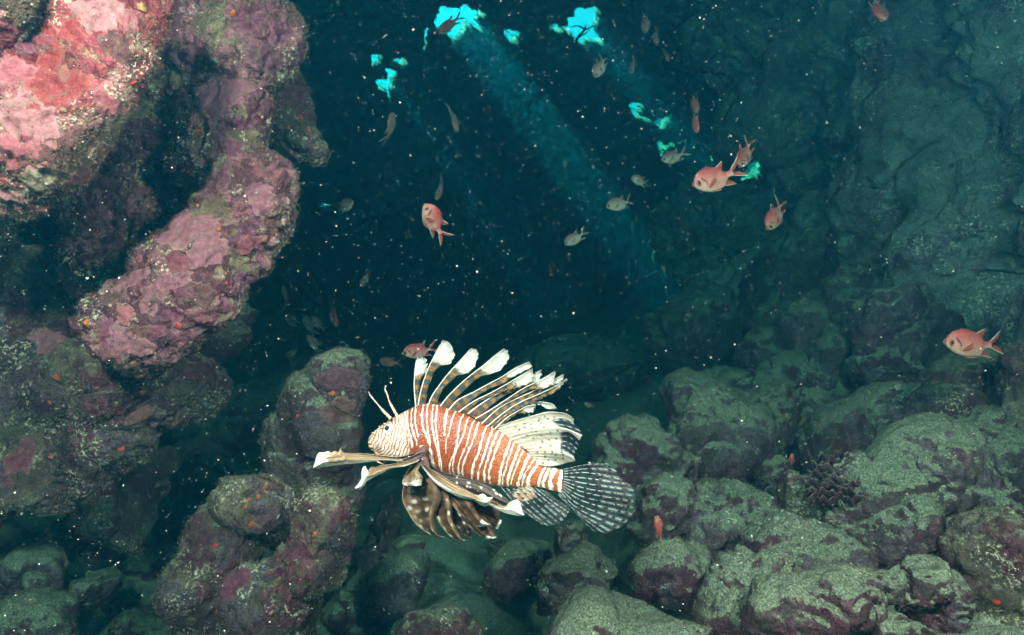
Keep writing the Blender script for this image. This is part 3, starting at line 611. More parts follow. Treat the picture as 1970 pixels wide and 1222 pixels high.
# ================================================================== creatures
def attr_material(name, rough=.45, spec=.4, scales=0.0, trans=.0, alpha=True):
    s = NT(name); a = s.n('ShaderNodeAttribute', attribute_name='Col')
    p = s.n('ShaderNodeBsdfPrincipled'); s.set(p.inputs['Base Color'], a.outputs['Color'])
    p.inputs['Roughness'].default_value = rough; p.inputs['Specular IOR Level'].default_value = spec
    if scales:
        tc = s.n('ShaderNodeTexCoord'); v = s.voro(tc.outputs['Object'], scales)
        bp = s.n('ShaderNodeBump'); bp.inputs['Strength'].default_value = .5; bp.inputs['Distance'].default_value = .0015; s.set(bp.inputs['Height'], v.outputs['Distance'])
        bp.invert = True; s.set(p.inputs['Normal'], bp.outputs[0])
        mot, _ = s.noise(tc.outputs['Object'], scales * .8, 2)
        s.set(p.inputs['Base Color'], s.mix(s.math('MULTIPLY', s.step(v.outputs['Distance'], .25, .6), .3), a.outputs['Color'], s.mix(.3, a.outputs['Color'], (.9, .4, .15))))
    sh = p.outputs[0]
    if trans:
        t = s.n('ShaderNodeBsdfTranslucent'); s.set(t.inputs[0], a.outputs['Color'])
        mx = s.n('ShaderNodeMixShader'); mx.inputs[0].default_value = trans; s.t.links.new(sh, mx.inputs[1]); s.t.links.new(t.outputs[0], mx.inputs[2]); sh = mx.outputs[0]
    if alpha:
        tr = s.n('ShaderNodeBsdfTransparent'); mx = s.n('ShaderNodeMixShader'); s.set(mx.inputs[0], a.outputs['Alpha'])
        s.t.links.new(tr.outputs[0], mx.inputs[1]); s.t.links.new(sh, mx.inputs[2]); sh = mx.outputs[0]
    s.t.links.new(sh, s.out.inputs[0])
    return s.m
M['skin'] = attr_material('striped_fish_skin', .33, .5, scales=520, alpha=False)
M['fin'] = attr_material('fin_membrane', .5, .3, trans=.25)
M['flesh'] = attr_material('fin_flesh', .5, .3, alpha=False)
def plain(name, col, rough=.5, spec=.5):
    s = NT(name); p = s.n('ShaderNodeBsdfPrincipled'); 
    g = s.n('ShaderNodeTexCoord'); f, _ = s.noise(g.outputs['Object'], 60, 3)
    s.set(p.inputs['Base Color'], s.mix(f, tuple(c * .8 for c in col), tuple(min(1, c * 1.15) for c in col)))
    p.inputs['Roughness'].default_value = rough; p.inputs['Specular IOR Level'].default_value = spec
    s.t.links.new(p.outputs[0], s.out.inputs[0]); return s.m
M['pupil'] = plain('eye_pupil', (.012, .02, .04), .08, .8)
M['iris'] = plain('eye_iris', (.55, .20, .14), .2, .6)
M['snow'] = plain('drifting_particle', (.58, .58, .55), .8, .1)

def set_col(me, C):
    at_ = me.color_attributes.new('Col', 'FLOAT_COLOR', 'POINT')
    at_.data.foreach_set('color', np.asarray(C, dtype=np.float32).ravel())
def resample(pts, n):
    p = np.array(pts, float)
    # centripetal-ish Catmull-Rom through the points, then even arc length
    if len(p) > 2:
        e = np.concatenate([[2 * p[0] - p[1]], p, [2 * p[-1] - p[-2]]]); out = []
        for i in range(1, len(e) - 2):
            t = np.linspace(0, 1, 12, endpoint=False)[:, None]
            a, b, c, d = e[i - 1], e[i], e[i + 1], e[i + 2]
            out.append(.5 * (2 * b + (c - a) * t + (2 * a - 5 * b + 4 * c - d) * t ** 2 + (3 * b - a - 3 * c + d) * t ** 3))
        p = np.concatenate(out + [p[-1:]])
    s = np.concatenate([[0], np.cumsum(np.linalg.norm(np.diff(p, axis=0), axis=1))]); t = np.linspace(0, s[-1], n)
    return np.stack([np.interp(t, s, p[:, k]) for k in range(p.shape[1])], 1)
def lerp3(c0, c1, t): return np.asarray(c0)[None, :] * (1 - t)[:, None] + np.asarray(c1)[None, :] * t[:, None]
def sstep(x, a, b):
    t = np.clip((x - a) / (b - a), 0, 1); return t * t * (3 - 2 * t)

def fin_mesh(name, rays, to_local, col_fn, yfn, nu=48, nv=16, thick=.0008, mat='fin', parent=None, ridge=0, ragged=0):
    R = np.stack([resample(r, nu) for r in rays])             # rays, nu, 2
    if ragged:
        w_ = ragged * sstep(np.linspace(0, 1, nu), .35, .6) * (pnoise(np.stack([np.arange(nu) * .45, np.full(nu, R[-1, 0, 0]), np.zeros(nu)], 1)) + .8 * np.abs(pnoise(np.stack([np.arange(nu) * 1.1, np.full(nu, R[-1, 0, 1]), np.zeros(nu)], 1))))
        R[-1] += (R[0] - R[-1]) / (np.linalg.norm(R[0] - R[-1], axis=1)[:, None] + 1e-3) * w_[:, None]
    k = len(rays); tv = np.linspace(0, k - 1, nv)
    i0 = np.minimum(tv.astype(int), k - 2); f = (tv - i0)[:, None, None]
    G = R[i0] * (1 - f) + R[i0 + 1] * f                        # nv, nu, 2
    V, U = np.meshgrid(np.linspace(0, 1, nv), np.linspace(0, 1, nu), indexing='ij')
    px, py, u, v = G[..., 0].ravel(), G[..., 1].ravel(), U.ravel(), V.ravel()
    y = yfn(u, v); loc = to_local(px, py, y)
    t = thick * (1 - .6 * u)
    if ridge: t = t * (1 + 1.2 * (np.cos(2 * np.pi * ridge * v) * .5 + .5) ** 3)
    # butt the two skins with an edge of their own
    A = loc - np.array([0, 1, 0]) * t[:, None]; B = loc + np.array([0, 1, 0]) * t[:, None]
    n = len(loc); idx = np.arange(n).reshape(nv, nu)
    q = np.stack([idx[:-1, :-1], idx[:-1, 1:], idx[1:, 1:], idx[1:, :-1]], -1).reshape(-1, 4)
    loop = np.concatenate([idx[0, :], idx[1:, -1], idx[-1, -2::-1], idx[-2:0:-1, 0]])
    nx = np.roll(loop, -1); side = np.stack([loop, loop + n, nx + n, nx], 1)
    me = bpy.data.meshes.new(name); me.from_pydata(np.concatenate([A, B]).tolist(), [], np.concatenate([q, q[:, ::-1] + n, side]).tolist())
    C = col_fn(u, v, px, py)
    if C.shape[1] == 3: C = np.concatenate([C, np.ones((len(C), 1))], 1)
    C[:, 3] = 1 - np.sqrt(np.clip(1 - C[:, 3], 0, 1))
    set_col(me, np.concatenate([C, C]))
    return obj(name, me, M[mat], parent)

def tube(name, pts, radii, mat, parent=None, seg=8, col=None):
    pts = np.array(pts, float); n = len(pts); V = []; Fc = []
    for i in range(n):
        d = pts[min(i + 1, n - 1)] - pts[max(i - 1, 0)]; d /= np.linalg.norm(d) + 1e-9
        a = np.cross(d, [0, 1, 0]); a /= np.linalg.norm(a) + 1e-9; b = np.cross(d, a)
        for j in range(seg):
            th = 2 * math.pi * j / seg; V.append(pts[i] + radii[i] * (a * math.cos(th) + b * math.sin(th)))
    for i in range(n - 1):
        for j in range(seg):
            Fc.append([i * seg + j, i * seg + (j + 1) % seg, (i + 1) * seg + (j + 1) % seg, (i + 1) * seg + j])
    Fc.append(list(range(seg))); Fc.append([(n - 1) * seg + j for j in range(seg)][::-1])
    me = bpy.data.meshes.new(name); me.from_pydata([tuple(x) for x in V], [], Fc)
    if col is not None:
        c = np.repeat(np.asarray(col, float), seg, 0) if np.ndim(col) == 2 else np.tile(col, (n * seg, 1))
        if c.shape[1] == 3: c = np.concatenate([c, np.ones((len(c), 1))], 1)
        set_col(me, c)
    return obj(name, me, M[mat], parent)
def ball(name, loc, r, mat, parent=None, squash=(1, 1, 1), sub=3):
    bm = bmesh.new(); bmesh.ops.create_icosphere(bm, subdivisions=sub, radius=1)
    for v in bm.verts: v.co = Vector((v.co.x * r * squash[0], v.co.y * r * squash[1], v.co.z * r * squash[2]))
    me = bpy.data.meshes.new(name); bm.to_mesh(me); bm.free()
    return obj(name, me, M[mat], parent, loc)

def body_mesh(name, xs, top, bot, wid, to_local, col_fn, ring=96, mat='skin', parent=None, power=1.0):
    n = len(xs); a = np.linspace(0, 2 * np.pi, ring, endpoint=False)
    mid = (top + bot) / 2; h = (bot - top) / 2
    ca, sa = np.cos(a), np.sin(a)
    PX = np.repeat(xs, ring); PY = (mid[:, None] - h[:, None] * sa[None, :]).ravel()
    Y = (-wid[:, None] * (np.sign(ca) * np.abs(ca) ** power)[None, :]).ravel()
    loc = to_local(PX, PY, Y)
    idx = np.arange(n * ring).reshape(n, ring); nx = np.roll(idx, -1, 1)
    q = np.stack([idx[:-1], nx[:-1], nx[1:], idx[1:]], -1).reshape(-1, 4).tolist()
    q.append(idx[0].tolist()[::-1]); q.append(idx[-1].tolist())
    me = bpy.data.meshes.new(name); me.from_pydata(loc.tolist(), [], q)
    C = col_fn(PX, PY, np.tile(sa, n)); set_col(me, np.concatenate([C, np.ones((len(C), 1))], 1))
    return obj(name, me, M[mat], parent)

# ------------------------------------------------------------------ the lionfish
LD = .76; LM = F * LD; LCX, LCY = 905, 860
def Lf(px, py, y):
    px = np.asarray(px, float); py = np.asarray(py, float)
    y = np.broadcast_to(y, px.shape).astype(float)
    return np.stack([((px - 985) * (LD + y) - (LCX - 985) * LD) * F, y, ((611 - py) * (LD + y) - (611 - LCY) * LD) * F], -1)
def Lb(px, py, y):
    px = np.asarray(px, float); py = np.asarray(py, float)
    return np.stack([(px - LCX) * LM, np.broadcast_to(y, px.shape).astype(float), (LCY - py) * LM], -1)
def lionfish():
    root = empty('lionfish', at(LCX, LCY, LD))
    tag(root, 'red and white striped lionfish with spread fins swimming left in the middle', 'lionfish')
    Z = lambda reg, sc: (lambda pts: [(reg[0] + x / sc, reg[1] + y / sc) for x, y in pts])
    z0, z1, z2, z3 = Z((590, 640), 2.909), Z((690, 760), 8.73), Z((780, 750), 6.11), Z((930, 770), 6.43)
    z4, z5, z6, z7, z8 = Z((780, 640), 6.156), Z((590, 840), 5.82), Z((760, 870), 6.789), Z((960, 860), 6.789), Z((960, 760), 8.144)
    top = np.array(z0([(344,606),(352,580),(385,545),(440,505),(480,478),(530,452),(580,425),(625,404),(700,398),(780,420),(880,455),(990,512),(1100,562),(1200,640),(1260,692),(1320,742),(1380,757),(1432,768)]))
    bot = np.array(z0([(344,618),(352,642),(375,668),(430,698),(500,722),(560,738),(650,748),(760,785),(860,812),(940,838),(1060,858),(1180,868),(1300,866),(1360,880),(1432,897)]))
    tf, bf = resample(top, 200), resample(bot, 200)
    x0, x1 = top[0, 0], top[-1, 0]
    xs = np.unique(np.concatenate([x0 + (np.linspace(0, 1, 40) ** 1.6) * 20, np.arange(x0 + 20, 805, .75), np.linspace(805, x1, 260)]))
    T = np.interp(xs, tf[:, 0], tf[:, 1]); B = np.interp(xs, bf[:, 0], bf[:, 1])
    wfr = np.interp(xs, [x0, 730, 770, 830, 950, 1040, x1], [.75, .72, .66, .50, .44, .36, .22])
    wid = (B - T) / 2 * wfr * LM
    white = [  # (points, half-width in photo px)
        (z2([(130,120),(135,330),(185,520)]), 1.5), (z2([(85,200),(100,400),(150,540),(160,600)]), 1.5), (z2([(30,200),(50,400),(95,520),(110,620)]), 1.7), (z2([(-10,240),(20,420),(60,600),(60,680)]), 1.7),
        (z2([(220,120),(215,350),(265,500),(310,620),(320,800),(360,930)]), 1.75), (z2([(265,120),(275,380),(310,560),(328,720),(350,850),(380,940)]), 1.3),
        (z2([(335,150),(330,330),(355,500),(400,700),(420,900),(450,990)]), 1.4), (z2([(378,150),(375,380),(405,600),(430,800),(440,930),(465,1000)]), 1.4),
        (z2([(490,200),(475,330),(480,450)]), 1.2), (z2([(498,540),(488,710)]), .8), (z2([(520,200),(495,290),(485,400)]), .9), (z2([(600,230),(560,330),(520,510)]), 1.3),
        (z2([(740,220),(660,330),(630,520),(600,680),(540,820),(530,950),(552,1020)]), 1.35), (z2([(810,280),(735,340),(700,480),(645,600),(590,740),(570,880),(592,1030)]), 1.2),
        (z2([(870,320),(800,370),(760,490),(730,620)]), 1.2), (z2([(700,680),(650,800),(630,940),(647,1040)]), 1.2), (z2([(880,330),(845,430),(800,580),(750,690),(690,840),(680,960),(703,1060)]), 1.5),
        (z2([(970,380),(910,540),(870,700),(810,830),(790,960),(785,1090)]), 2.1), (z2([(1045,410),(985,560),(940,700),(880,880),(855,1000),(868,1110)]), 1.9),
        (z2([(1110,440),(1050,560),(1000,700),(940,880),(930,1010),(950,1140)]), 1.9), (z2([(1170,470),(1090,620),(1030,780),(990,920),(995,1060),(1030,1180)]), 2.3),
        (z3([(360,440),(290,600),(230,780),(200,940),(200,1040),(245,1140)]), 2.6), (z3([(405,450),(330,640),(275,820),(240,960),(245,1080)]), 1.4), (z3([(460,520),(390,700),(330,860),(300,1000),(325,1110)]), 2.7),
        (z3([(510,560),(440,720),(375,880),(340,1020)]), 1.6), (z3([(600,600),(520,760),(470,880),(430,1010),(430,1060)]), 3.2), (z3([(660,690),(570,800),(510,900),(480,1020),(480,1060)]), 1.8), (z3([(700,740),(600,870),(560,960),(560,1060)]), 4.0),
        (z3([(780,800),(720,890),(690,980),(682,1080)]), 3.1), (z3([(830,800),(770,920),(740,1010),(742,1110)]), 2.9), (z3([(900,820),(840,940),(820,1010),(845,1150)]), 4.6), (z3([(990,840),(955,950),(940,1040),(945,1160)]), 4.4)]
    WL = [(resample(p, 40), hw * .86) for p, hw in white]
    dots = [(z2([(218, 645)])[0], 5.0)] + [(z2([p])[0], 2.3) for p in ((478, 500), (620, 577), (757, 660), (1040, 778))]
    def bcol(px, py, sa):
        P = np.stack([px, py, 0 * px], 1)
        nz = fbm(P / 9, 2, 5); wob = 1.3 * fbm(P / 7, 3, 6)
        t = sstep(px, 880, 1030); base = lerp3((.235, .028, .010), (.45, .115, .026), np.clip(t * .75 + .35 * nz + .25 * sstep(py, 850, 910) * (1 - t), 0, 1))
        base = lerp3((0, 0, 0), (1, 1, 1), np.ones(len(px))) * base
        m = np.zeros(len(px)); rimd = np.zeros(len(px))
        for pl, hw in WL:
            o = np.argsort(pl[:, 1]); sx = np.interp(py, pl[o, 1], pl[o, 0]); inr = (py > pl[:, 1].min() - 2) & (py < pl[:, 1].max() + 2)
            hv = hw * (1 + .8 * nz); dx = np.abs(px - sx + wob)
            m = np.maximum(m, inr * (1 - sstep(dx, hv * .7, hv * 1.3))); rimd = np.maximum(rimd, inr * (1 - sstep(dx, hv * 1.5, hv * 2.1)))
        base = base * (1 - .38 * rimd)[:, None]; m = m * np.clip(.92 + .5 * fbm(P / 4, 2, 15), .45, 1)
        # head: fine white lines curving round the eye
        hb = np.interp(py, [760, 800, 840, 880, 900], [781, 786, 792, 792, 788])
        hd = 1 - sstep(px, hb - 3, hb + 3)
        dq = np.hypot(px - 690, (py - 825)) + 3.5 * fbm(P / 14, 2, 8)
        ph = dq / 6.2 + .12 * nz
        ln = sstep(np.abs((ph % 1) - .5), .20, .36)
        hc = lerp3((.80, .74, .68), (.42, .13, .06), ln)
        hc = lerp3((1, 1, 1), (.55, .45, .42), sstep((px - 720) * .0 + fbm(P / 20, 2, 9), .15, .5)) * hc
        base = base * (1 - hd)[:, None] + hc * hd[:, None]; m = m * (1 - hd)
        # pale ring round the eye
        er = np.hypot(px - 750, py - 822); ring = (1 - sstep(er, 7, 9)); base = base * (1 - ring)[:, None] + np.array((.82, .78, .72)) * ring[:, None]
        for (cx, cy_), r in dots: m = np.maximum(m, 1 - sstep(np.hypot(px - cx, py - cy_), r * .7, r * 1.1))
        c = base * (1 - m)[:, None] + np.array((.84, .80, .75)) * m[:, None]
        sh_ = sstep(px, 795, 805) * (1 - sstep(px, 850, 870)) * sstep(py, 850, 880)
        return np.clip(c, 0, 1)
    body_mesh('body', xs, T, B, wid, Lb, bcol, ring=120, parent=root)
    # eye, with the socket at the near side; one more on the far side
    def side_y(px, py):
        i = int(np.argmin(np.abs(xs - px))); mid = (T[i] + B[i]) / 2; h = (B[i] - T[i]) / 2
        return -wid[i] * math.sqrt(max(0, 1 - ((py - mid) / h) ** 2))
    for sg in (1, -1):
        e = ball('eye', Lb(748.3, 821.5, sg * (side_y(748, 821) + .0006)), .0030, 'pupil', root)
    # brow tentacles
    for pts, dy in ((z0([(470,482),(430,440),(400,405),(375,375),(355,350),(345,330)]), -.012), (z0([(505,465),(480,420),(462,385),(450,345),(438,315),(446,294)]), .010)):
        p = resample(pts, 26); u = np.linspace(0, 1, 26)
        rad = np.interp(u, [0, .35, .5, .8, 1], [3.4, 2.6, 1.2, 1.7, .7]) * LM
        tube('brow_tentacle', Lf(p[:, 0], p[:, 1], dy), rad, 'flesh', root, 8, lerp3((.55, .28, .20), (.62, .55, .52), (np.sin(u * 40) > 0) * .6 + .3 * u))
    for (bx, by) in z1([(215,640),(165,860),(330,540),(410,490),(270,980),(300,1130),(350,1150)]):
        tube('skin_tassel', Lf(np.array([bx + 8, bx + 3, bx]), np.array([by + 2, by, by - 2]), -.012), [1.4 * LM, 1.5 * LM, .6 * LM], 'flesh', root, 6, np.array([(.6, .3, .22)] * 3))
    # nostril-to-chin lip
    # ---- dorsal spines, each a white-edged banded flag
    GOLD, DARK, GREY, WHITE = np.array((.30, .15, .05)), np.array((.11, .055, .035)), np.array((.13, .16, .17)), np.array((.78, .77, .73))
    def spine_col(nb, tip, seed, lead):
        LDp = resample(lead, 80); LU = np.linspace(0, 1, 80)
        def f(u, v, px, py):
            P = np.stack([px, py, 0 * px + seed], 1); nz = fbm(P / 5, 2, seed)
            u = LU[np.argmin(np.hypot(px[:, None] - LDp[None, :, 0], py[:, None] - LDp[None, :, 1]), 1)]
            ph = (u + .015 * nz) * nb; odd = sstep(np.abs((ph % 1) - .5), .22, .28)
            c = lerp3(GREY, GOLD, odd); c = c * (1 - sstep(v, .3, 1.0) * .35)[:, None]; c = lerp3((0,0,0),(1,1,1),np.ones(len(u))) * c * (1 + .5 * nz)[:, None]
            al = .55 + .4 * odd
            low = 1 - sstep(u, .02, .30); c = c * (1 - .6 * low)[:, None] + DARK * (.6 * low)[:, None]; al = np.maximum(al, low * .9)
            tp = sstep(u + .03 * nz - .06 * (v - .3), tip - .03, tip + .03); c = c * (1 - tp)[:, None] + (WHITE * (.86 + .25 * nz - .10 * v)[:, None].clip(.5, 1)) * tp[:, None]; al = al * (1 - tp) + .96 * tp
            st = (sstep(u, tip - .12, tip) - tp).clip(0, 1); c = c * (1 - .5 * st)[:, None] + np.array((.42, .26, .12)) * (.5 * st)[:, None]
            ed = .8 * (1 - sstep(v, .02, .09)); c = c * (1 - ed)[:, None] + np.array((.80, .79, .76)) * ed[:, None]; al = np.maximum(al, ed)
            return np.concatenate([np.clip(c, 0, 1), al[:, None]], 1)
        return f
    spines = [
        ([(125,900),(105,650),(110,480),(125,350),(155,285)], [(158,850),(160,700),(185,540),(238,480),(255,400),(240,310),(165,284)], 5, .64),
        ([(150,870),(185,680),(260,450),(350,260),(445,90)], [(238,880),(260,680),(300,580),(350,450),(425,390),(520,375),(582,280),(560,200),(520,120),(450,92)], 7, .68),
        ([(272,900),(300,780),(420,600),(530,460),(640,340),(780,185)], [(362,905),(400,760),(470,640),(560,560),(610,510),(700,495),(800,430),(850,340),(872,260),(840,200),(785,186)], 7, .66),
        ([(385,910),(500,760),(640,620),(780,500),(920,390),(1050,280),(1170,190)], [(515,900),(600,780),(700,680),(820,570),(900,515),(1020,490),(1120,440),(1190,360),(1222,280),(1212,220),(1175,190)], 7, .66),
        ([(510,920),(620,800),(800,710),(1000,600),(1150,520),(1300,420),(1465,345)], [(640,930),(760,820),(900,720),(1030,650),(1150,610),(1250,540),(1380,470),(1490,410),(1485,370),(1468,345)], 9, .70),
        ([(620,950),(800,820),(1000,720),(1200,610),(1300,550),(1510,425)], [(740,940),(850,830),(1050,740),(1180,690),(1290,660),(1420,620),(1500,560),(1515,480),(1512,426)], 9, .72),
        ([(740,960),(900,840),(1100,720),(1300,620),(1450,540),(1610,440)], [(860,990),(1000,880),(1150,760),(1300,690),(1480,610),(1590,560),(1614,480),(1612,441)], 9, .80),
        ([(830,1020),(1000,920),(1200,790),(1400,660),(1600,560),(1775,455)], [(930,1040),(1100,890),(1300,770),(1500,670),(1650,660),(1750,590),(1777,490),(1776,456)], 10, .76),
        ([(900,1080),(1100,900),(1300,790),(1500,700),(1700,590),(1880,490)], [(990,1080),(1200,910),(1400,810),(1600,710),(1780,620),(1865,560),(1882,491)], 10, .82),
        ([(950,1130),(1150,960),(1350,830),(1600,720),(1750,650),(1912,545)], [(1030,1120),(1200,990),(1400,870),(1600,790),(1780,690),(1880,600),(1913,546)], 10, .84),
        ([(1020,1120),(1200,970),(1370,880),(1480,830),(1560,820),(1680,830),(1745,850),(1790,900)], [(1080,1120),(1250,970),(1380,905),(1480,870),(1560,852),(1660,885),(1735,912),(1789,901)], 9, .58),
        ([(1060,1140),(1200,1010),(1350,920),(1440,870),(1550,860)], [(1110,1130),(1230,1030),(1330,965),(1420,958),(1500,950),(1535,900),(1551,861)], 6, .70)]
    for i, (a, b, nb, tip) in enumerate(spines):
        yo = [-.004, -.009, -.002, -.010, .002, -.006, .006, -.003, .005, -.008, .003, -.004][i]
        fin_mesh('dorsal_spine', [z4(a), z4(b)], Lf, spine_col(nb, tip, 30 + i, z4(a)), lambda u, v, yo=yo: yo * u + .004 * np.sin(3.1 * v) * u, 80, 16, .0010, 'fin', root, ragged=4.5)
        la = resample(z4(a), 30); uu = np.linspace(0, 1, 30)
        tube('spine_rod', Lf(la[:, 0] - .2, la[:, 1], yo * uu - .0006), np.interp(uu, [0, 1], [1.1, .25]) * LM, 'flesh', root, 6, np.tile((.80, .78, .74), (30, 1)))
    def webc(u, v, px, py):
        P = np.stack([px, py, 0 * px], 1); nz = fbm(P / 8, 3, 64); c = lerp3((.20, .055, .03), (.34, .17, .08), np.clip(.4 + nz + .2 * v, 0, 1)); al = np.interp(v, [0, .5, 1], [1, .9, .25])
        return np.concatenate([c * (1 - .4 * v)[:, None], al[:, None]], 1)
    fin_mesh('dorsal_web', [z4([(150,890),(270,900),(400,910),(520,920),(640,950),(760,985),(870,1045),(960,1125),(1060,1160)]), z4([(200,840),(330,840),(480,815),(640,815),(800,840),(930,880),(1040,955),(1150,1015),(1200,1040)])],
             Lf, webc, lambda u, v: 0 * u + .001, 90, 14, .0012, 'fin', root)
    # ---- soft dorsal fin
    sp8 = np.array(z8([(400,450),(500,460),(620,405),(660,440),(400,508),(318,545),(508,520),(705,505),(580,568),(436,630),(540,675),(655,635),(805,585),(680,725),(785,700),(650,818),(810,792),(600,897),(718,895),(835,897),(720,968),(888,942),(980,895),(980,790),(895,685),(915,558),(775,1020),(885,1018),(690,1065),(715,340),(765,375),(860,350),(905,385),(980,845),(1000,935),(1005,990),(630,365),(260,500)]))
    def soft_col(u, v, px, py):
        P = np.stack([px, py, 0 * px], 1); nz = fbm(P / 7, 3, 71)
        c = lerp3((.78, .72, .64), (.55, .40, .32), np.clip(.35 + nz * .8 - .5 * u, 0, 1)); al = np.full(len(u), .93)
        d = np.min(np.hypot(px[:, None] - sp8[None, :, 0], py[:, None] - sp8[None, :, 1]), 1); m = 1 - sstep(d, 1.3, 2.6); c = c * (1 - m)[:, None] + np.array((.12, .06, .04)) * m[:, None]
        ray = .5 + .5 * np.cos(2 * np.pi * v * 14)
        o = sstep(u, .66, .74) * (((v > .12) & (v < .27)) | ((v > .36) & (v < .66)))
        rl = sstep(ray, .75, .9); c = c * (1 - o)[:, None] + lerp3((.05, .06, .09), (.55, .6, .65), rl * (np.sin(u * 60) > -.4)) * o[:, None]; al = al * (1 - o) + (.45 + .4 * rl) * o
        c = c * (1 - .18 * (1 - ray))[:, None]
        return np.concatenate([np.clip(c, 0, 1), al[:, None]], 1)
    fin_mesh('soft_dorsal_fin', [z8(r) for r in (
        [(-40,500),(250,400),(500,330),(740,265),(900,268),(1050,290),(1182,382)], [(0,560),(350,490),(750,410),(980,360),(1160,430)], [(60,640),(400,560),(800,480),(1000,500),(1310,610)],
        [(200,720),(500,630),(900,600),(1100,590),(1260,720)], [(330,800),(700,730),(950,730),(1080,740),(1220,850)], [(440,870),(750,850),(1000,840),(1160,940)],
        [(490,930),(800,930),(1000,960),(1100,990),(1200,1032)], [(500,980),(700,1010),(860,1020),(985,1086)], [(530,1050),(620,1085),(700,1105),(800,1118)])],
        Lf, soft_col, lambda u, v: -.004 * u + .006 * np.sin(v * 16) * u, 60, 85, .0007, 'fin', root, ridge=14)
    # ---- tail fin and anal fin: clear membrane, white rays, dark spots
    def rayed_col(nray, seed, dots_n, base_white=None):
        def f(u, v, px, py):
            ph = v * (nray - 1); k = np.round(ph); dr = np.abs(ph - k)
            wv = np.interp(u, [0, .3, 1], [.24, .13, .085]); ray = 1 - sstep(dr, wv * .6, wv)
            split = (u > .55); dr2 = np.abs(((ph + .5) % 1) - .5); ray = np.maximum(ray, split * (1 - sstep(np.abs(dr2 - .20), .03, .07)) * .7)
            dash = sstep(np.sin(u * 58 + 2.2 * np.sin(k * 2.4)), -1.2, -.85); dash = np.where(u < .5, 1, dash)
            P = np.stack([px, py, 0 * px], 1); nz = fbm(P / 12, 2, seed)
            mem = lerp3((.030, .045, .065), (.055, .10, .11), np.clip(.5 + nz, 0, 1)); al = .40 + .15 * nz
            c = mem * (1 - ray * dash)[:, None] + np.array((.46, .50, .52)) * (ray * dash)[:, None]; al = al * (1 - ray) + ray * (.45 + .45 * dash)
            du = ((u ** .92 * dots_n + .5 * (k % 2) + .30 * np.sin(k * 5.1) + .22 * np.sin(k * 2.3 + np.floor(u * dots_n) * 1.9)) % 1) - .5
            sp = (1 - sstep(np.hypot(du * 1.9, dr * 1.5), .27, .44)) * (u > .06); c = c * (1 - sp)[:, None] + np.array((.055, .022, .018)) * sp[:, None]; al = np.maximum(al, sp * .95)
            if base_white is not None:
                bm_ = (1 - sstep(np.hypot((px - base_white[0]) / base_white[2], (py - base_white[1]) / base_white[3]), .7, 1.05)) * (1 - sp)
                c = c * (1 - bm_)[:, None] + lerp3((.70, .60, .52), (.50, .22, .12), np.clip(.4 + nz, 0, 1)) * bm_[:, None]; al = np.maximum(al, bm_ * .95)
            return np.concatenate([np.clip(c, 0, 1), al[:, None]], 1)
        return f
    tails = [((838,290),(1130,230),(1420,215)), ((840,320),(1150,285),(1520,300)), ((842,350),(1150,335),(1600,425)), ((842,385),(1150,410),(1710,490)), ((840,415),(1150,480),(1755,565)), ((836,445),(1150,545),(1765,640)),
             ((832,475),(1140,600),(1765,715)), ((826,505),(1130,660),(1755,790)), ((818,530),(1110,710),(1740,880)), ((808,555),(1080,770),(1670,980)), ((796,580),(1040,810),(1570,1055)), ((785,600),(1000,830),(1460,1105)), ((775,612),(960,820),(1380,1138)), ((768,620),(930,790),(1225,1098))]
    fin_mesh('tail_fin', [z7(r) for r in tails], Lf, rayed_col(14, 81, 8), lambda u, v: -.006 * u + .010 * u * u + .003 * np.sin(v * 12) * u, 70, 236, .0007, 'fin', root, ridge=13)
    anal = [((20,520),(260,790),(570,1015)), ((110,520),(370,790),(650,1025)), ((220,510),(470,760),(770,1022)), ((330,510),(560,720),(830,960)), ((430,520),(640,700),(890,890)), ((520,540),(720,690),(930,830)), ((610,570),(760,690),(900,780))]
    fin_mesh('anal_fin', [z7(r) for r in anal], Lf, rayed_col(9, 82, 8, (*z7([(330, 610)])[0], 24, 17)), lambda u, v: -.004 * u + .002 * np.sin(v * 9), 56, 120, .0007, 'fin', root, ridge=8)
    # ---- pectoral and pelvic fins
    def brown(seed, dots_, tipw=.93, dark=(.035, .020, .014), mid=(.17, .095, .05), whitetip=True, rows=((.14, 5), (.55, 5))):
        def f(u, v, px, py):
            P = np.stack([px, py, 0 * px + seed], 1); nz = fbm(P / 16, 3, seed); fn = fbm(P * np.array([1, 1, 1]) / 3.0, 2, seed + 1)
            c = lerp3(dark, mid, np.clip(.42 + 1.0 * nz + .25 * np.sin(v * 9) + .12 * fn, 0, 1))
            if dots_:
                m = np.zeros(len(u))
                for r, (vr, nn) in enumerate(rows):
                    du = (((u + .07 * r) * nn) % 1) - .5
                    m = np.maximum(m, (1 - sstep(np.hypot(du * 2.6, (v - vr) * 7.0), .25, .75)) * (u > .12))
                m = m * np.clip(.75 + 1.6 * fbm(P / 11, 2, seed + 5), .1, 1)
                c = c * (1 - .7 * m)[:, None] + np.array((.72, .66, .60)) * (.7 * m)[:, None]
            if whitetip:
                t = sstep(u, tipw, tipw + .05); c = c * (1 - t)[:, None] + np.array((.84, .80, .74)) * t[:, None]
            e = (1 - sstep(v, .02, .05)) * .5; c = c * (1 - e)[:, None] + np.array((.6, .38, .3)) * e[:, None]
            return np.clip(c, 0, 1)
        return f
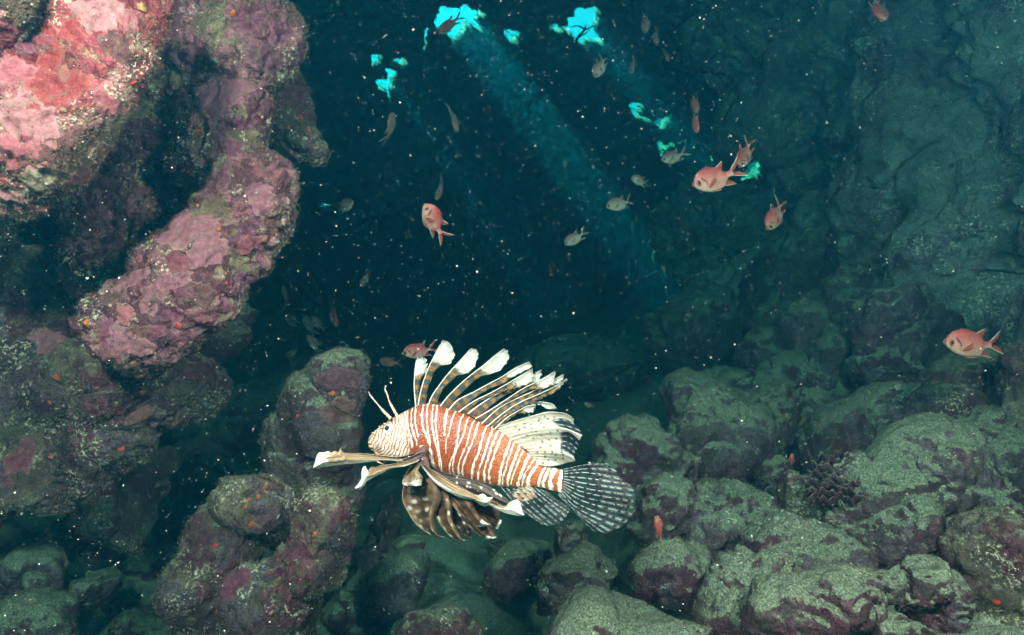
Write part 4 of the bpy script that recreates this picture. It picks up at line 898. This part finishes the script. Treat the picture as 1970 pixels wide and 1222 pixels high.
    def tan(seed, tipw=.7, edge=.8, basec=(.20, .12, .075)):
        def f(u, v, px, py):
            P = np.stack([u * 3, v * 9, 0 * u + seed], 1); nz = fbm(P, 3, seed)
            c = lerp3(basec, (.48, .34, .22), np.clip(.3 + 1.1 * nz + .35 * u, 0, 1))
            st = sstep(np.sin(v * 22 + 4 * nz), .5, .9) * .45; c = c * (1 - st)[:, None] + np.array((.10, .055, .035)) * st[:, None]
            t = sstep(u + .08 * nz, tipw, tipw + .07); c = c * (1 - t)[:, None] + np.array((.84, .80, .74)) * t[:, None]
            e = sstep(v, edge, edge + .12); c = c * (1 - e)[:, None] + np.array((.80, .76, .70)) * e[:, None]
            b = 1 - sstep(u, .05, .35); c = c * (1 - .75 * b)[:, None] + np.array((.075, .045, .04)) * (.75 * b)[:, None]
            return np.clip(c, 0, 1)
        return f
    def darkdots(u, v, px, py):
        pts = np.array(z6([(805,322),(808,398),(962,398),(943,447),(1123,460),(1290,490),(1376,562),(1480,600),(1518,500),(1325,540)]))
        d = np.min(np.hypot(px[:, None] - pts[None, :, 0], py[:, None] - pts[None, :, 1]), 1); m = 1 - sstep(d, 1.4, 2.6)
        P = np.stack([u * 4, v * 14, 0 * u], 1); nz = fbm(P, 3, 77)
        c = lerp3((.030, .022, .022), (.12, .085, .075), np.clip(.4 + nz, 0, 1)); c = c * (1 - m)[:, None] + np.array((.85, .85, .85)) * m[:, None]
        return c
    lobes = [  # name, lead, trail, colour, depth at base, depth at tip, curl
        ('pectoral_fin_ray', z6([(400,130),(640,270),(900,325),(1150,395),(1300,490),(1500,640)]), z6([(460,260),(700,390),(950,500),(1150,570),(1300,640),(1450,690)]), darkdots, -.026, -.016, .003),
        ('pectoral_fin_ray', z6([(700,500),(900,640),(1080,830),(1200,950),(1345,1003)]), z6([(950,560),(1150,630),(1300,690),(1345,800),(1370,880),(1395,888)]), brown(91, False, .94, mid=(.10, .06, .04)), -.020, -.016, .004),
        ('pectoral_fin_ray', z6([(680,560),(700,860),(780,980),(880,1070),(1000,1122)]), z6([(830,700),(900,880),(960,1000),(985,1080),(1001,1120)]), brown(92, True, .93, dark=(.012, .008, .007), mid=(.07, .045, .03), rows=((.2, 4), (.7, 4))), -.024, -.024, .005),
        ('pectoral_fin_ray', z6([(800,700),(950,920),(1060,1010),(1190,1142)]), z6([(1000,760),(1160,880),(1250,1000),(1330,1117)]), brown(93, True, .94, mid=(.15, .09, .06), rows=((.15, 5),)), -.026, -.026, .004),
        ('pelvic_fin', z6([(120,380),(98,600),(180,800),(290,950),(420,1050),(540,1110),(648,1110)]), z6([(500,330),(520,600),(490,760),(480,900),(515,1010),(565,1080),(649,1108)]), brown(94, True, .95, rows=((.10, 7), (.28, 7), (.58, 6))), -.020, -.038, .010),
        ('pelvic_fin', z6([(470,360),(500,700),(560,880),(650,1020),(740,1110),(840,1165),(920,1152)]), z6([(680,480),(700,700),(705,860),(765,980),(822,1060),(865,1130),(921,1149)]), brown(95, True, .95, rows=((.12, 7), (.80, 5))), -.026, -.044, .008),
        ('pectoral_fin_ray', z6([(450,300),(600,520),(760,700),(920,920),(1080,1070),(1200,1142)]), z6([(560,360),(740,560),(880,740),(1020,920),(1150,1050),(1260,1112)]), brown(96, True, .94, mid=(.18, .09, .05), rows=((.2, 6),)), -.030, -.034, .005),
        ('pectoral_fin_ray', z6([(470,310),(660,560),(820,770),(940,870),(1040,950),(1120,972),(1242,946)]), z6([(540,330),(740,500),(920,600),(1010,740),(1100,860),(1200,930),(1243,944)]), brown(97, False, .84, mid=(.24, .14, .08)), -.034, -.042, .006),
        ('pectoral_fin_ray', z6([(210,140),(140,270),(95,385),(120,425),(195,442)]), z6([(350,130),(310,250),(360,320),(345,400),(345,435)]), tan(98, .72, 1.2), -.040, -.052, .010),
        ('pectoral_fin_ray', z6([(700,430),(1000,545),(1250,640),(1440,705),(1480,660),(1560,625),(1625,650),(1660,760),(1690,822)]), z6([(720,480),(1000,600),(1200,680),(1350,755),(1420,785),(1500,812),(1580,828),(1640,832),(1691,826)]), tan(99, .72, .55), -.040, -.046, .004),
        ('pectoral_fin_ray', z6([(340,120),(480,230),(700,365),(900,480),(1060,560),(1150,545),(1210,590),(1276,585)]), z6([(330,150),(480,350),(640,480),(850,590),(1020,625),(1120,690),(1200,700),(1277,600)]), tan(100, .82, .66), -.040, -.055, .008),
        ('pectoral_fin_ray', z5([(1290,150),(1050,225),(850,212),(600,188),(400,178),(375,128),(355,178),(310,158),(275,185),(240,166),(180,182),(130,190),(72,348)]), z5([(1260,240),(1050,265),(850,265),(600,295),(400,312),(350,318),(300,325),(250,332),(200,338),(150,345),(110,351),(90,352),(74,352)]), tan(101, .80, .78), -.030, -.060, .006),
        ('pectoral_fin_ray', z5([(1300,170),(1100,250),(980,305),(830,325),(760,345),(720,340),(700,375),(680,400),(665,340),(640,335),(622,380),(610,480),(540,570)]), z5([(1260,270),(1100,330),(950,355),(830,415),(760,450),(700,485),(690,490),(680,495),(670,500),(655,520),(640,545),(600,588),(545,588)]), tan(102, .70, .82), -.040, -.085, .006)]
    for nm, a, b, cf, y0, y1, cu in lobes:
        if cf is not darkdots and nm != 'skip' and y1 > -.045 and y0 > -.036:
            ra, rb = resample(a, 40), resample(b, 40); b = ra + (rb - ra) * (1 + .28 * np.sin(np.pi * np.linspace(0, 1, 40)))[:, None]; a = ra
        fin_mesh(nm, [a, b], Lf, cf, lambda u, v, y0=y0, y1=y1, cu=cu: y0 + (y1 - y0) * u + cu * np.sin(v * 5 + u * 2), 64, 26, .0010, 'flesh', root, ridge=3)
    # fleshy base that carries the pectoral rays
    p = resample(z6([(250,20),(330,60),(390,130),(440,230)]), 16)
    tube('pectoral_base', Lf(p[:, 0], p[:, 1], np.linspace(-.030, -.036, 16)), np.interp(np.linspace(0, 1, 16), [0, .15, .5, 1], [2, 8, 9, 3]) * LM, 'flesh', root, 12, np.tile((.105, .055, .055), (16, 1)))
    p = resample(z5([(1330,110),(1290,170),(1240,220),(1180,260)]), 14)
    tube('pectoral_base', Lf(p[:, 0], p[:, 1], np.linspace(-.030, -.040, 14)), np.interp(np.linspace(0, 1, 14), [0, .2, .6, 1], [3, 8, 8, 5]) * LM, 'flesh', root, 12, np.tile((.115, .06, .055), (14, 1)))
    for q in z6([(185,60),(285,68),(262,108),(360,98),(385,165)]):
        ball('white_spot', Lf(q[0], q[1], -.0395), 1.5 * LM, 'snow', root, (1, .5, 1), 1)
    return root
lionfish()

# ------------------------------------------------------------------ red soldierfish
def Sf(px, py, y):
    px = np.asarray(px, float); py = np.asarray(py, float)
    x = (px - 900) / 1305.0
    return np.stack([x - .25 * abs(BEND) * np.maximum(0, x + .1) ** 2, np.broadcast_to(y, px.shape) + BEND * np.maximum(0, x + .15) ** 2, (600 - py) / 1305.0], -1)
BEND = .05
def soldier(pale=0.0):  # pale: greying of far fish by the water, put into skin and fins
    root = empty('soldierfish', (0, 0, 0))
    top = resample([(243,585),(258,515),(300,455),(350,410),(430,365),(560,332),(700,350),(850,390),(950,425),(1040,505),(1100,560),(1170,577),(1260,568)], 160)
    bot = resample([(243,590),(252,630),(300,690),(360,735),(440,790),(560,840),(680,868),(850,862),(980,848),(1060,770),(1110,720),(1170,700),(1260,695)], 160)
    xs = np.concatenate([243 + (np.linspace(0, 1, 20) ** 1.7) * 60, np.linspace(308, 1258, 110)])
    T = np.interp(xs, top[:, 0], top[:, 1]); B = np.interp(xs, bot[:, 0], bot[:, 1])
    wid = (B - T) / 2 / 1305 * np.interp(xs, [243, 300, 450, 700, 1000, 1260], [.55, .55, .50, .46, .36, .22])
    def col(px, py, sa):
        k = (py - np.interp(px, xs, T)) / (np.interp(px, xs, B) - np.interp(px, xs, T) + 1e-6)
        c = lerp3((.70, .085, .085), (.88, .36, .31), sstep(k, .05, .8)); c = lerp3((1, 1, 1), (1, 1, 1), k) * c
        row = np.floor(py / 34.0); sc = np.sin((px + 18 * (row % 2)) / 36.0 * 2 * np.pi); rw = np.abs(((py / 34.0) % 1) - .5)
        sm = sstep(px, 430, 480) * (1 - sstep(px, 1120, 1200))
        e = np.maximum(sstep(sc, .3, .9), sstep(rw, .38, .5)) * sm * .55
        c = c * (1 - e)[:, None] + np.array((.50, .11, .085)) * e[:, None]
        hd = 1 - sstep(px, 380, 460); c = c * (1 - .45 * hd)[:, None] + np.array((.72, .26, .20)) * (.45 * hd)[:, None]
        g = (np.abs(px - np.interp(py, [500, 560, 640, 720], [405, 440, 490, 480])) < np.interp(py, [500, 560, 640, 720], [12, 26, 14, 4])) & (py > 490) & (py < 735)
        c[g] = (.17, .03, .035)
        bw = sstep(k, .80, 1.0) * .5; c = c * (1 - bw)[:, None] + np.array((.82, .66, .56)) * bw[:, None]
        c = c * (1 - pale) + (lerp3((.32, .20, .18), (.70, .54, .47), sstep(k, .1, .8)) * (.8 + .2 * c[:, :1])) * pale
        return np.clip(c, 0, 1)
    body_mesh('body', xs, T, B, wid, Sf, col, ring=48, mat='flesh', parent=root)
    for sg in (-1, 1):
        e = ball('eye', Sf(312, 578, sg * .062), .046, 'iris', root, (.85, .55, 1.15), 2)
        ball('pupil', (-.006, sg * .0085, .0), .034, 'pupil', e, (.8, .58, 1.1), 2)
    def fc(edge_v0=True, al1=.55):
        def f(u, v, px, py):
            ray = .5 + .5 * np.cos(v * 46); c = lerp3((.50, .055, .035), (.70, .16, .10), ray) * (1 - .7 * pale) + .7 * pale * np.array((.42, .30, .27))
            if edge_v0:
                e = 1 - sstep(v, .06, .13); c = c * (1 - e)[:, None] + np.array((.88, .86, .84)) * e[:, None]
            a = np.interp(v, [0, .4, 1], [1, .95, al1])
            return np.concatenate([c, a[:, None]], 1)
        return f
    z = lambda u, v: 0 * u
    fin_mesh('tail_fin', [[(1215,572),(1330,480),(1485,338)], [(1235,590),(1340,510),(1478,375)], [(1250,615),(1330,560),(1425,490)], [(1255,630),(1310,600),(1350,575)]], Sf, fc(), z, 24, 16, .006, 'fin', root)
    fin_mesh('tail_fin', [[(1215,690),(1380,765),(1555,830)], [(1235,675),(1400,735),(1540,800)], [(1250,650),(1380,680),(1470,720)], [(1255,635),(1320,635),(1370,645)]], Sf, fc(), z, 24, 16, .006, 'fin', root)
    fin_mesh('spiny_dorsal_fin', [[(560,345),(700,348),(820,375),(925,412)], [(570,325),(690,318),(800,348),(930,402)]], Sf, fc(False, .9), z, 30, 6, .005, 'fin', root)
    fin_mesh('soft_dorsal_fin', [[(905,412),(1020,355),(1112,318)], [(930,425),(1040,390),(1118,350)], [(980,455),(1050,430),(1095,400)], [(1050,520),(1065,500),(1075,485)]], Sf, fc(), z, 20, 14, .005, 'fin', root)
    fin_mesh('anal_fin', [[(965,845),(1110,872),(1258,898)], [(1000,830),(1120,842),(1245,865)], [(1040,790),(1110,790),(1180,800)], [(1085,745),(1100,745),(1115,748)]], Sf, fc(), z, 20, 14, .005, 'fin', root)
    for sg in (-1, 1):
        fin_mesh('pectoral_fin', [[(505,730),(580,650),(672,590)], [(515,740),(600,690),(678,630)], [(530,750),(610,730),(660,690)]], Sf, fc(False, .8), lambda u, v, sg=sg: sg * (.098 + .05 * u), 16, 10, .004, 'fin', root)
        fin_mesh('pelvic_fin', [[(640,868),(750,895),(845,880)], [(650,855),(760,870),(835,868)], [(670,850),(740,855),(800,855)]], Sf, fc(), lambda u, v, sg=sg: sg * (.03 + .03 * u), 14, 8, .004, 'fin', root)
    return root
PROTO = {}
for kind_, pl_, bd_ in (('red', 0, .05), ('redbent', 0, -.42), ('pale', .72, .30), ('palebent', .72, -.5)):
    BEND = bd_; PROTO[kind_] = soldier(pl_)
USED = set()
def copy_tree(o, parent=None):
    c = o.copy(); COL.objects.link(c); c.parent = parent
    for ch in list(o.children): copy_tree(ch, c)
    return c
FISH = [  # px, py, apparent length px, heading deg, toward-camera deg, dorsal deg, dorsal toward camera, depth, label
    (1877, 660, 126, 180, 8, 90, 0, 1.38, 'red soldierfish alone at the right edge, side on, facing left'),
    (1380, 340, 108, 204, 22, 114, .1, 1.52, 'largest of the red soldierfish cluster upper right of centre, heading down left'),
    (1432, 294, 66, 250, 25, 165, .2, 1.95, 'darker red soldierfish partly behind the tail of the cluster leader'),
    (1492, 410, 76, 242, 20, 152, .2, 1.85, 'reddish soldierfish diving down left below the cluster'),
    (838, 428, 64, 122, 46, 28, .0, 1.42, 'bright red soldierfish left of centre with head turned up to the camera'),
    (1195, 390, 60, 200, 15, 112, .1, 2.3, 'pale grey soldierfish in mid water right of centre, heading left'),
    (1108, 456, 52, 216, 15, 128, .1, 2.35, 'brownish small soldierfish at the end of the light shaft'),
    (1234, 348, 42, 172, 25, 84, .1, 2.6, 'stubby grey soldierfish above the pale one right of centre'),
    (1298, 300, 56, 204, 18, 116, .1, 2.45, 'grey brown soldierfish just below the little green sunlit window'),
    (1338, 232, 50, 272, 10, 10, 3.0, 2.1, 'slim red soldierfish diving straight down, seen from its back'),
    (1336, 196, 46, 280, 10, 10, 1.6, 2.6, 'dim brown soldierfish diving directly above the slim red one'),
    (1155, 125, 56, 248, 15, 160, .3, 2.25, 'grey soldierfish diving below the right hand roof opening'),
    (1216, 126, 36, 264, 10, 172, 1.0, 3.0, 'faint thin soldierfish right of the diving grey one'),
    (1243, 42, 46, 262, 10, 172, .4, 2.9, 'topmost of the three faint soldierfish right of the roof openings'),
    (1261, 70, 38, 276, 10, 186, .8, 3.0, 'middle of the three faint soldierfish right of the roof openings'),
    (1282, 104, 32, 282, 10, 190, .9, 3.1, 'lowest of the three faint soldierfish right of the roof openings'),
    (866, 44, 62, 226, 0, 136, 2.2, 2.9, 'dark soldierfish silhouetted against the left roof opening'),
    (872, 224, 64, 284, 5, 200, 4.0, 2.3, 'slim grey soldierfish below the left roof opening, nose down'),
    (750, 250, 66, 78, 5, 170, 4.5, 2.3, 'slim silver soldierfish swimming straight up at the left of the dark water'),
    (848, 361, 52, 252, 5, 165, 4.0, 2.6, 'thin grey soldierfish just above the red fish with upturned head'),
    (658, 398, 50, 18, 25, 100, .2, 2.2, 'brownish soldierfish heading right beside the blue side window'),
    (642, 603, 52, 282, 10, 20, 1.0, 2.3, 'brown soldierfish diving right of the dim fish group'),
    (598, 627, 46, 122, 20, 40, .3, 2.75, 'central fish of the dim group behind the buttress'),
    (614, 624, 36, 125, 30, 40, .4, 3.0, 'faint fish tucked behind the central one of the dim group'),
    (607, 663, 46, 132, 10, 48, .5, 2.5, 'lowest bright fish of the dim group behind the buttress'),
    (566, 622, 46, 132, 15, 40, .4, 2.95, 'leftmost fish of the dim group behind the buttress'),
    (551, 570, 40, 108, 10, 10, .8, 3.1, 'faint fish alone above the dim group near the buttress'),
    (703, 536, 36, 245, 5, 155, 1.0, 3.1, 'tiny pale fish high right of the dim group'),
    (608, 690, 32, 30, 20, 110, .3, 3.1, 'pale blurry fish just above the tallest leaning pillar'),
    (562, 678, 30, 215, 10, 125, .8, 3.0, 'tiny slanting fish left of the pillar top'),
    (810, 673, 66, 192, 20, 100, .1, 1.8, 'dark red soldierfish behind the first dorsal spines of the lionfish'),
    (752, 696, 42, 176, 20, 92, .2, 2.9, 'dim olive fish between the pillar and the lionfish'),
    (1520, 894, 44, 80, 10, 170, .9, 1.75, 'small pink fish standing upright above the rubble patch'),
    (1268, 1022, 62, 98, 5, 188, 1.3, 1.32, 'slim pink fish hanging in front of the dark boulder by the tail fin'),
    (1688, 18, 64, 268, 40, 178, .3, 1.75, 'reddish fish cut by the top edge at the upper right, head down'),
    (1135, 779, 24, 170, 20, 90, .3, 2.6, 'tiny pale fish right of the lionfish dorsal spines'),
]
for i, (px, py, ln, hd, tw, ds, dt, d, lab) in enumerate(FISH):
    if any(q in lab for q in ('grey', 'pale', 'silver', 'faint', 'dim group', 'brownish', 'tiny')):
        kd = 'pale' if i % 2 else 'palebent'  # skin colour of these carries the water's fading
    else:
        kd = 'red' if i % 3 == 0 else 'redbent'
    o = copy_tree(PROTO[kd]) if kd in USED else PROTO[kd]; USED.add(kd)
    if d > 1.9: d = 1.9 + (d - 1.9) * .6
    a, t = R_(hd), R_(tw)
    n = Vector((math.cos(t) * math.cos(a), -math.sin(t), math.cos(t) * math.sin(a)))
    up = Vector((math.cos(R_(ds)), -dt, math.sin(R_(ds)))); X = -n; up = (up - X * up.dot(X)).normalized(); Yv = up.cross(X)
    size = ln * F * d / math.cos(t)
    m = Matrix((X, Yv, up)).transposed().to_4x4()
    o.matrix_world = Matrix.Translation(at(px, py, d)) @ m @ Matrix.Diagonal((size, size, size, 1))
    tag(o, lab, 'fish', 'soldierfish in the cave')

# a thin dead branch across the right-hand opening
br = empty('dead_branch', at(1118, 62, 5.5)); tag(br, 'thin dark branch crossing the right hand roof opening', 'branch')
def wtube(name, pix, d, r0, r1, mat, par):
    p = resample(pix, 20); q = np.array([tuple(at(a, b, d) - par.location) for a, b in p])
    return tube(name, q, np.linspace(r0, r1, 20), mat, par, 6, np.tile((.06, .06, .04), (20, 1)))
wtube('stem', [(1106, 88), (1112, 72), (1124, 58), (1128, 48)], 5.5, .013, .006, 'flesh', br)
wtube('twig', [(1124, 58), (1138, 52), (1150, 50)], 5.5, .008, .003, 'flesh', br)
wtube('twig', [(1124, 56), (1112, 50), (1098, 52)], 5.5, .008, .003, 'flesh', br)
wtube('twig', [(1112, 72), (1124, 66), (1136, 56)], 5.5, .006, .003, 'flesh', br)
# ------------------------------------------------------------------ drifting particles
def marine_snow(n=50000):
    r = np.random.default_rng(3)
    d = .30 + 4.2 * r.random(n) ** 1.15; px = r.uniform(-150, 2120, n); py = r.uniform(-120, 1340, n)
    c = np.stack([(px - 985) * F * d, d, CAM.z + (611 - py) * F * d], 1)
    rad = np.exp(r.normal(-.2, .5, n)) * .00024 * np.clip(d, .5, 2.6); big = r.random(n) < .015; rad[big] *= 2.4
    o6 = np.array([[1,1,1],[-1,-1,1],[-1,1,-1],[1,-1,-1]], float) * .75; f8 = np.array([[0,1,3],[0,2,1],[0,3,2],[1,2,3]])
    st = 1 + .6 * r.random((n, 1, 3)); V = (c[:, None, :] + o6[None] * rad[:, None, None] * st).reshape(-1, 3)
    Fc = (f8[None] + 4 * np.arange(n)[:, None, None]).reshape(-1, 3)
    o = mesh_obj('marine_snow', V, Fc, M['snow'], smooth=False)
    tag(o, 'white specks drifting everywhere in the water', None, None, 'stuff')
marine_snow()

# ================================================================== water
def haze():
    s = NT('sea_water')
    v = s.n('ShaderNodeVolumePrincipled'); v.inputs['Color'].default_value = (.008, .180, .360, 1); v.inputs['Density'].default_value = .46
    v.inputs['Absorption Color'].default_value = (.012, .70, .84, 1); v.inputs['Anisotropy'].default_value = .65
    s.t.links.new(v.outputs[0], s.out.inputs['Volume'])
    bm = bmesh.new(); bmesh.ops.create_cube(bm, size=1)
    me = bpy.data.meshes.new('haze'); bm.to_mesh(me); bm.free()
    o = obj('haze', me, s.m, smooth=False); o.scale = (26, 18, 8.4); o.location = (0, 3.6, 1.9)
    tag(o, 'dim teal water filling the whole cave', None, None, 'stuff')
haze()
